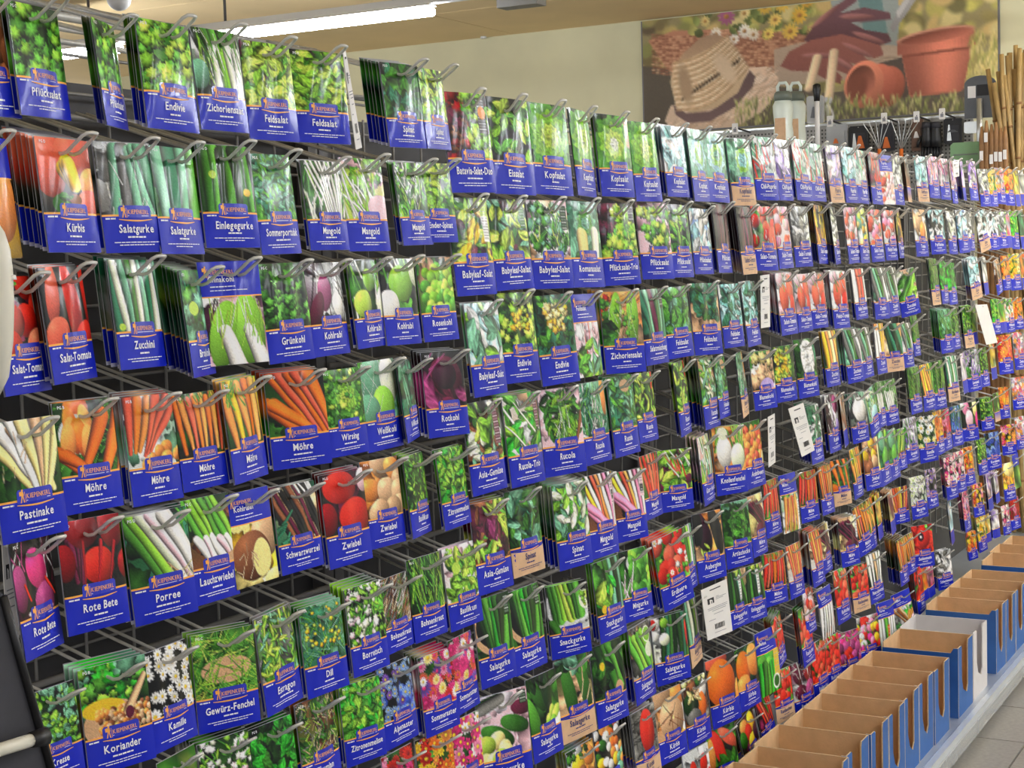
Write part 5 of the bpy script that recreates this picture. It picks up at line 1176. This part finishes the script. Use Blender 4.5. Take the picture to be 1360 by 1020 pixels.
for _ in range(700): pe(rg.uniform(985, 1322), rg.uniform(133, 182), rg.uniform(3, 7), rg.uniform(.5, 1.1), rg.choice(['8a8f42', 'b0a85a', '6c7434', 'c9bb70', '565c2c']), rg.uniform(1.2, 2.0), 0)
for _ in range(250): pe(rg.uniform(1290, 1325), rg.uniform(60, 170), rg.uniform(4, 8), rg.uniform(.6, 1.4), rg.choice(['b9a54c', '8e8a3c', 'd0b868']), rg.uniform(1.2, 2), 0)
I = np.clip(I, 0, 1) ** .82; I = I * .88 + .05 + .07 * I.mean(2, keepdims=True)
I *= 1 + np.random.RandomState(3).normal(0, .02, I.shape[:2] + (1,))
tl, tr = at_x(853, 25, XW - .02), at_x(1325, 0, XW - .02); zbot = at_x(857, 177, XW - .02)[2]; ztop = min(tl[2], ZC - .01)
nx, ny = 239, 79; pic = np.clip(I, 0, 1).reshape(80, 2, 240, 2, 3).mean((1, 3))
yy, zz = np.meshgrid(np.linspace(tl[1], tr[1], nx + 1), np.linspace(ztop, zbot, ny + 1))
t = empty('garden_poster', (XW - .02, (tl[1] + tr[1]) / 2, zbot)); tag(t, 'large poster of a straw hat, gloves and clay pots on the far wall', 'poster')
V = np.stack([np.full(yy.shape, -.004), yy - t.location[1], zz - zbot], -1).reshape(-1, 3)
link('picture', np_mesh('picture', V, grid_quads(nx, ny), [M['poster']], ink=pic.reshape(-1, 3)), t)
m = MB(); m.box(-.002, tr[1] - t.location[1] - .01, -.01, .019, tl[1] - t.location[1] + .01, ztop - zbot); m.build('backing_board', M['post'], t)

# ------------------------------------------------------------------ pegboard and hand tools beside the canes
XP = 9.2
def pp(x, y, X=XP): return at_x(x, y, X)
a, b = pp(940, 176), pp(1292, 147); zb = .02
t = empty('pegboard', (XP, (a[1] + b[1]) / 2, zb)); tag(t, 'perforated grey pegboard below the garden poster', 'pegboard')
m = MB(); m.box(0, b[1] - t.location[1], 0, .03, a[1] - t.location[1], a[2] - zb); m.build('board', M['peg'], t)
m = MB()
y = b[1] + .02
while y < a[1] - .01:
    z = a[2] - .035
    while z > a[2] - .42:
        m.add([(-.0015, y - t.location[1] + dy, z - zb + dz) for dy, dz in ((-.005, -.005), (.005, -.005), (.005, .005), (-.005, .005))], [(0, 1, 2, 3)]); z -= .022
    y += .022
m.build('peg_hole', M['hole'], t)['kind'] = 'stuff'
m = MB(); m.box(-.006, b[1] - t.location[1], a[2] - zb - .008, .034, a[1] - t.location[1], a[2] - zb + .004); m.build('top_edge', M['silver'], t)
def pbox(name, x0, y0, x1, y1, X, d, mats, label, cat, extra=None, group=None):
    p, q = at_x(x0, y0, X), at_x(x1, y1, X); t = empty(name, (X, (p[1] + q[1]) / 2, q[2])); tag(t, label, cat, group)
    w2 = abs(p[1] - q[1]) / 2; h = p[2] - q[2]
    m = MB(); r = min(w2, h) * .18
    m.prism([(-w2 + r, 0), (w2 - r, 0), (w2, r), (w2, h - r), (w2 - r, h), (-w2 + r, h), (-w2, h - r), (-w2, r)], 'x', 0, d); m.build('body', mats, t)
    if X > 8.95 and name != 'price_tag':
        m = MB(); m.tube([(0, 0, h * .93), (XP - X, 0, h * .93 + .01)], .004, 6); m.build('hook_arm', M['silver'], t)
    if extra: extra(t, w2, h)
    return t
for i, (x, y, w_) in enumerate(((1102, 161, 'left of the other three'), (1174, 157, 'second from the left'), (1217, 155, 'third, above the black gloves'), (1251, 151, 'fourth, nearest the canes'), (976, 171, 'beyond the bottles, apart from the rest'))):
    def arm(t, w2, h):
        m = MB(); m.tube([(XP - 9.02, -.03, h * .3), (.05, -.01, h * .5), (0, 0, h * .6)], .005, 6); m.build('hook_arm', M['dark'], t)
        m = MB(); m.box(-.002, -w2 * .5, h * .2, 0, w2 * .5, h * .5); m.build('price_print', M['greyink'], t)
    pbox('price_tag', x - 4, y - 7, x + 4, y + 7, 9.02, .006, M['paper'], 'white price tag on a pegboard hook, ' + w_, 'price tag', arm, 'pegboard price tags')
def frame(inner, pics):
    def fn(t, w2, h):
        m = MB(); m.box(-.006, -w2 * .72, h * .12, 0, w2 * .72, h * .72); m.build('window', M[inner], t)
        for nm, mt, u0, v0, u1, v1 in pics:
            m = MB(); m.prism([(u0 * w2, v0 * h), (u1 * w2, v0 * h), ((u0 * .3 + u1 * .7) * w2, v1 * h), ((u0 * .6 + u1 * .4) * w2, v1 * h)], 'x', -.012, -.006); m.build(nm, M[mt], t)
    return fn
pbox('tool_pack', 1127, 168, 1153, 200, 9.1, .03, M['black'], 'black framed tool pack with an orange inlay on the pegboard', 'tool pack', frame('dark', [('inlay', 'orangep', -.7, .1, .2, .6), ('tool', 'silver', .1, .1, .6, .7)]))
pbox('tool_pack', 1253, 158, 1278, 190, 9.1, .04, M['black'], 'black framed pack with a white trowel shape, nearest the canes', 'tool pack', frame('dark', [('tool', 'silver', .1, .12, .6, .75), ('bar', 'greyplastic', -.6, .45, .6, .55)]))
pbox('tool_pack', 1168, 164, 1187, 200, 9.12, .03, M['dark'], 'dark tool pack with orange inlay behind the wire rakes', 'tool pack', frame('dark', [('inlay', 'orangep', -.6, .1, .5, .5)]))
pbox('tool_pack', 1210, 158, 1225, 200, 9.1, .03, M['brownp'], 'narrow brown tool pack left of the black gloves', 'tool pack', frame('brownp', [('label', 'paper', -.5, .4, .5, .6)]))
pbox('blister_pack', 1097, 166, 1126, 196, 9.12, .02, M['clear'], 'clear empty looking blister pack left of the black tool pack', 'tool pack', frame('clear', [('inlay', 'orangep', -.2, .2, .3, .4)]))
pbox('blister_pack', 1071, 128, 1094, 163, 9.1, .02, M['clear'], 'clear plastic hanger behind the white handle', 'tool pack', frame('clear', [('label', 'greyplastic', -.5, .2, .5, .6)]))
def glove(x0, label, dx):
    p = pp(x0, 162, 9.08); t = empty('garden_glove', (9.08, p[1], p[2] - .2)); tag(t, label, 'glove', 'black garden gloves')
    m = MB(); m.tube([(0, 0, .2), (0, 0, .16), (0, .0, .10), (0, 0, .06)], [.026, .028, .034, .032], 8)
    for k in range(4): m.tube([(0, -.024 + k * .016, .07), (-.005, -.026 + k * .017, .03), (-.012, -.028 + k * .018, -.01 + abs(k - 1.5) * .006)], [.009, .0085, .007], 6)
    m.tube([(0, .03, .12), (-.012, .045, .09), (-.015, .05, .06)], [.011, .010, .008], 6)
    m.build('shell', M['black'], t); m = MB(); m.tube([(0, 0, .165), (0, 0, .2)], [.031, .028], 8); m.build('cuff', M['dark'], t)
glove(1231, 'black garden glove hanging on the pegboard, the left one', 0); glove(1243, 'black garden glove hanging on the pegboard, the right one', 1)
for i, (x, lab) in enumerate(((1168, 'small wire hand rake fanning upward, left one'), (1197, 'small wire hand rake fanning upward, right one'))):
    p = pp(x, 200, 8.95); t = empty('hand_rake', tuple(p)); tag(t, lab, 'rake')
    m = MB()
    for k in range(5): a_ = (k - 2) * .22 + (.15 if i else -.1); m.tube([(0, 0, 0), (0, math.sin(-a_) * .08, .08), (0, math.sin(-a_) * .17, .15), (-.01, math.sin(-a_) * .18, .17)], .0026, 5)
    m.build('tines', M['silver'], t); m = MB(); m.tube([(0, 0, -.12), (0, 0, .01)], [.014, .011], 8); m.build('handle', M['orangep'], t); m = MB(); m.tube([(0, 0, -.02), (XP - 8.95, 0, 0)], .004, 6); m.build('hook_arm', M['silver'], t)
for x, lab, dx in ((1041, 'milky white watering bottle with looped cap, the front one', 0), (1058, 'milky white watering bottle with looped cap, half hidden behind', .22)):
    p = pp(x, 205, 8.6 + dx); p[2] = pp(1041, 205, 8.6)[2]; t = empty('watering_bottle', tuple(p)); tag(t, lab, 'bottle', 'watering bottles'); hh = pp(x, 110, 8.6 + dx)[2] - p[2]
    m = MB(); m.lathe([(.052, 0), (.056, .02), (.056, hh * .3), (.05, hh * .42), (.057, hh * .6), (.058, hh * .68), (.046, hh * .745), (.04, hh * .76)], (0, 0, 0), 18); m.build('body', M['bottle'], t)
    m = MB(); m.lathe([(.05, hh * .75), (.051, hh * .82), (.046, hh * .86), (.038, hh * .88)], (0, 0, 0), 16); m.build('cap', M['cap'], t)
    m = MB(); m.tube([(0, -.028, hh * .87), (0, -.03, hh * .95), (0, -.018, hh), (0, .018, hh), (0, .03, hh * .95), (0, .028, hh * .87)], .0095, 7); m.build('carry_loop', M['bottle'], t)
    m = MB(); m.box(-.0585, -.03, hh * .12, -.05, .03, hh * .5); m.build('label', M['kraft'], t)
p = pp(1086, 205, 8.7); p[2] = pp(1041, 205, 8.6)[2]; t = empty('telescopic_handle', tuple(p)); tag(t, 'white handle with a black end cap standing beside the bottles', 'handle'); hh = pp(1087, 111, 8.7)[2] - p[2]
m = MB(); m.tube([(0, 0, 0), (0, 0, hh * .76)], .014, 10); m.build('shaft', M['paper'], t)
m = MB(); m.lathe([(.017, hh * .75), (.019, hh * .84), (.024, hh * .9), (.022, hh * .98), (.012, hh)], (0, 0, 0), 12); m.build('end_cap', M['black'], t)
zs = pp(1041, 205, 8.6)[2]; t = empty('tool_shelf', (8.85, 1.2, 0)); tag(t, 'steel shelf behind the packets carrying the watering bottles', 'shelf')
ya, yb = pp(1100, 205, 8.6)[1] - 1.2, pp(1010, 205, 8.6)[1] - 1.2
m = MB(); m.box(-.32, ya, zs - .02, .34, yb, zs); m.build('shelf_board', M['steel'], t)
for q, s_ in ((-.3, ya + .02), (-.3, yb - .02), (.3, ya + .02), (.3, yb - .02)): m = MB(); m.box(q - .015, s_ - .015, 0, q + .015, s_ + .015, zs - .02); m.build('leg', M['post'], t)
# shovel
p, q = pp(1281, 158, 9.0), pp(1323, 158, 9.0); tz = pp(1302, 100, 9.0)[2] - p[2]
t = empty('shovel_blade', (9.0, (p[1] + q[1]) / 2, p[2])); tag(t, 'grey shovel blade with stickers leaning beside the canes', 'shovel'); w2 = abs(p[1] - q[1]) / 2
m = MB(); pts = [(-w2, 0), (w2, 0), (w2, tz * .8)] + [(w2 * math.cos(a_), tz * .8 + tz * .2 * math.sin(a_)) for a_ in np.linspace(.2, math.pi - .2, 9)] + [(-w2, tz * .8)]
m.prism(pts, 'x', 0, .012); m.build('blade', M['greyplastic'], t)
m = MB(); m.box(-.003, w2 * .28, tz * .48, 0, w2 * .78, tz * .76); m.build('price_sticker', M['paper'], t)
m = MB(); m.box(-.003, -w2 * .95, tz * .52, 0, w2 * .2, tz * .78); m.build('black_sticker', M['black'], t)
m = MB(); m.tube([(-.02, 0, tz * .45), (-.02, 0, -.3)], .016, 8); m.build('socket', M['silver'], t); m = MB(); m.tube([(-.02, 0, -.3), (-.02, 0, -p[2] + .01)], .017, 8); m.build('shaft', M['stake'], t)
# canes
rg = random.Random(11)
CANES = [(1330, 72, 1338), (1338, 74, 1346), (1341, 70, 1343), (1349, 60, 1350), (1354, 64, 1352), (1358, 70, 1357), (1346, 92, 1356), (1312, 92, 1334), (1320, 110, 1340), (1362, 66, 1364), (1366, 75, 1370), (1352, 85, 1362), (1334, 100, 1350), (1326, 95, 1344)]
for i, (x0, y0, x1) in enumerate(CANES):
    X = 8.75 + .03 * (i % 4); a_ = at_x(x0, y0, X); b_ = at_x(x1, 240, X); d = (b_ - a_) / np.linalg.norm(b_ - a_); bot = a_ + d * ((0.09 - a_[2]) / d[2])
    t = empty('bamboo_cane', tuple(bot)); tag(t, 'yellow brown bamboo cane, %s of the cane bundle counted from its left' % ORD[i], 'cane', 'bamboo canes')
    m = MB(); n = 9; r = rg.uniform(.011, .015)
    m.tube([tuple((a_ - bot) * (j / n)) for j in range(n + 1)], r, 7); m.build('stem', M['bamboo'], t)
    m = MB()
    for j in range(1, n): c = (a_ - bot) * (j / n); m.tube([tuple(c - d * .006), tuple(c + d * .006)], r * 1.22, 7)
    m.build('node_ring', M['stake'], t)
for i, (x0, y0) in enumerate(((1304, 168), (1310, 160), (1317, 165), (1323, 162), (1329, 170), (1335, 168))):
    X = 8.6; a_ = at_x(x0, y0, X); t = empty('wooden_stake', (a_[0], a_[1], .1)); tag(t, 'short brown wooden stake with a white sticker, %s from the left' % ORD[i], 'stake', 'wooden stakes')
    m = MB(); h = a_[2] - .1; m.tube([(0, 0, 0), (0, 0, h * .97), (0, 0, h)], [.015, .015, .006], 8); m.build('shaft', M['stake'], t)
    m = MB(); z = h - rg.uniform(.06, .16); m.box(-.018, -.009, z - .05, -.0152, .009, z); m.build('sticker', M['paper'], t)
pbox('info_sign', 1262, 190, 1303, 226, 8.7, .006, M['green'], 'pale green sign standing before the pegboard', 'sign', lambda t, w2, h: (lambda m: (m.box(-.003, -w2 * .8, h * .55, 0, w2 * .8, h * .6), m.build('print_line', M['cap'], t), m.__init__(), m.tube([(.012, 0, h * .4), (.012, 0, -t.location[2] + .01)], .012, 8), m.build('post', M['post'], t)))(MB()))
pbox('steel_bracket', 1280, 162, 1304, 176, 9.05, .03, M['silver'], 'grey steel bracket under the shovel blade', 'bracket')

# ------------------------------------------------------------------ ceiling bits at the top left
p = at_x(158, -2, 6.0); t = empty('dome_lamp', tuple(p)); tag(t, 'grey round dome under the ceiling behind the top row', 'dome')
m = MB(); r = 20 / F * 6.3; m.lathe([(r * math.sin(a_), -r * math.cos(a_)) for a_ in np.linspace(.05, 1.57, 8)], (0, 0, 0), 20); m.build('cover', M['lampbody'], t)
m = MB(); m.lathe([(r * 1.05, 0), (r * 1.05, .03), (.02, .035), (.02, ZC - p[2])], (0, 0, 0), 16); m.build('mount', M['post'], t)
p = at_x(100, 2, 7.0); t = empty('junction_box', tuple(p)); tag(t, 'dark flat box hanging under the ceiling at the top left', 'box')
m = MB(); m.box(0, -.09, 0, .2, .09, .05); m.build('body', M['dark'], t); m = MB(); m.tube([(.1, 0, .05), (.1, 0, ZC - p[2])], .008, 6); m.build('hanger', M['post'], t)
p = at_x(690, 4, 6.9); t = empty('speaker_box', tuple(p)); tag(t, 'grey box at the end of the lamp rail', 'box')
m = MB(); m.box(-.05, -.12, -.02, .05, .1, .06); m.build('body', M['peg'], t); m = MB(); m.tube([(0, 0, .06), (0, 0, ZC - p[2])], .008, 6); m.build('hanger', M['post'], t)

# ------------------------------------------------------------------ things cut by the left edge
def yz(x, y, Y): return at_y(x, y, Y)
YS = -.16
P = [yz(-40, 740, YS), yz(4, 790, YS), yz(28, 880, YS), yz(52, 950, YS), yz(74, 1040, YS), yz(-60, 1060, YS)]
c0 = np.mean(P, 0); t = empty('black_stand', tuple(c0)); tag(t, 'black sloping stand cut off by the lower left edge', 'stand')
m = MB(); m.prism([(p[0] - c0[0], p[2] - c0[2]) for p in P][::-1], 'y', -.0, .03); m.build('shell', M['dark'], t)
m = MB(); m.tube([tuple(yz(4, 792, YS - .002) - c0), tuple(yz(28, 880, YS - .002) - c0), tuple(yz(73, 1040, YS - .002) - c0)], .005, 7); m.build('edge_bead', M['black'], t)
a_, b_, c_ = yz(-30, 1005, YS - .02), yz(41, 983, YS - .02), yz(60, 978, YS - .02)
t = empty('white_rod', tuple(b_)); tag(t, 'white rod with a black end on the black stand', 'rod')
m = MB(); m.tube([tuple(a_ - b_), (0, 0, 0)], .0075, 10); m.build('rod_body', M['cream'], t)
m = MB(); m.tube([(0, 0, 0), tuple(c_ - b_)], [.009, .011], 10); m.build('end_cap', M['black'], t)
p = yz(-8, 405, -.14); t = empty('cream_holder', tuple(p)); tag(t, 'cream rounded plastic holder cut off by the left edge', 'holder')
hz = yz(0, 288, -.14)[2] - p[2]; lz = yz(0, 525, -.14)[2] - p[2]
prof = [(.001, lz), (.012, lz * .8), (.019, lz * .4), (.022, 0), (.0225, hz * .4), (.021, hz * .62), (.016, hz * .82), (.008, hz * .96), (.001, hz)]
m = MB(); m.lathe(prof, (0, 0, 0), 18); m.build('body', M['cream'], t)
m = MB(); m.lathe([(.005, -.002), (.004, .003), (.001, .004)], (.012, -.018, hz * .3), 8); m.build('knob', M['paper'], t)
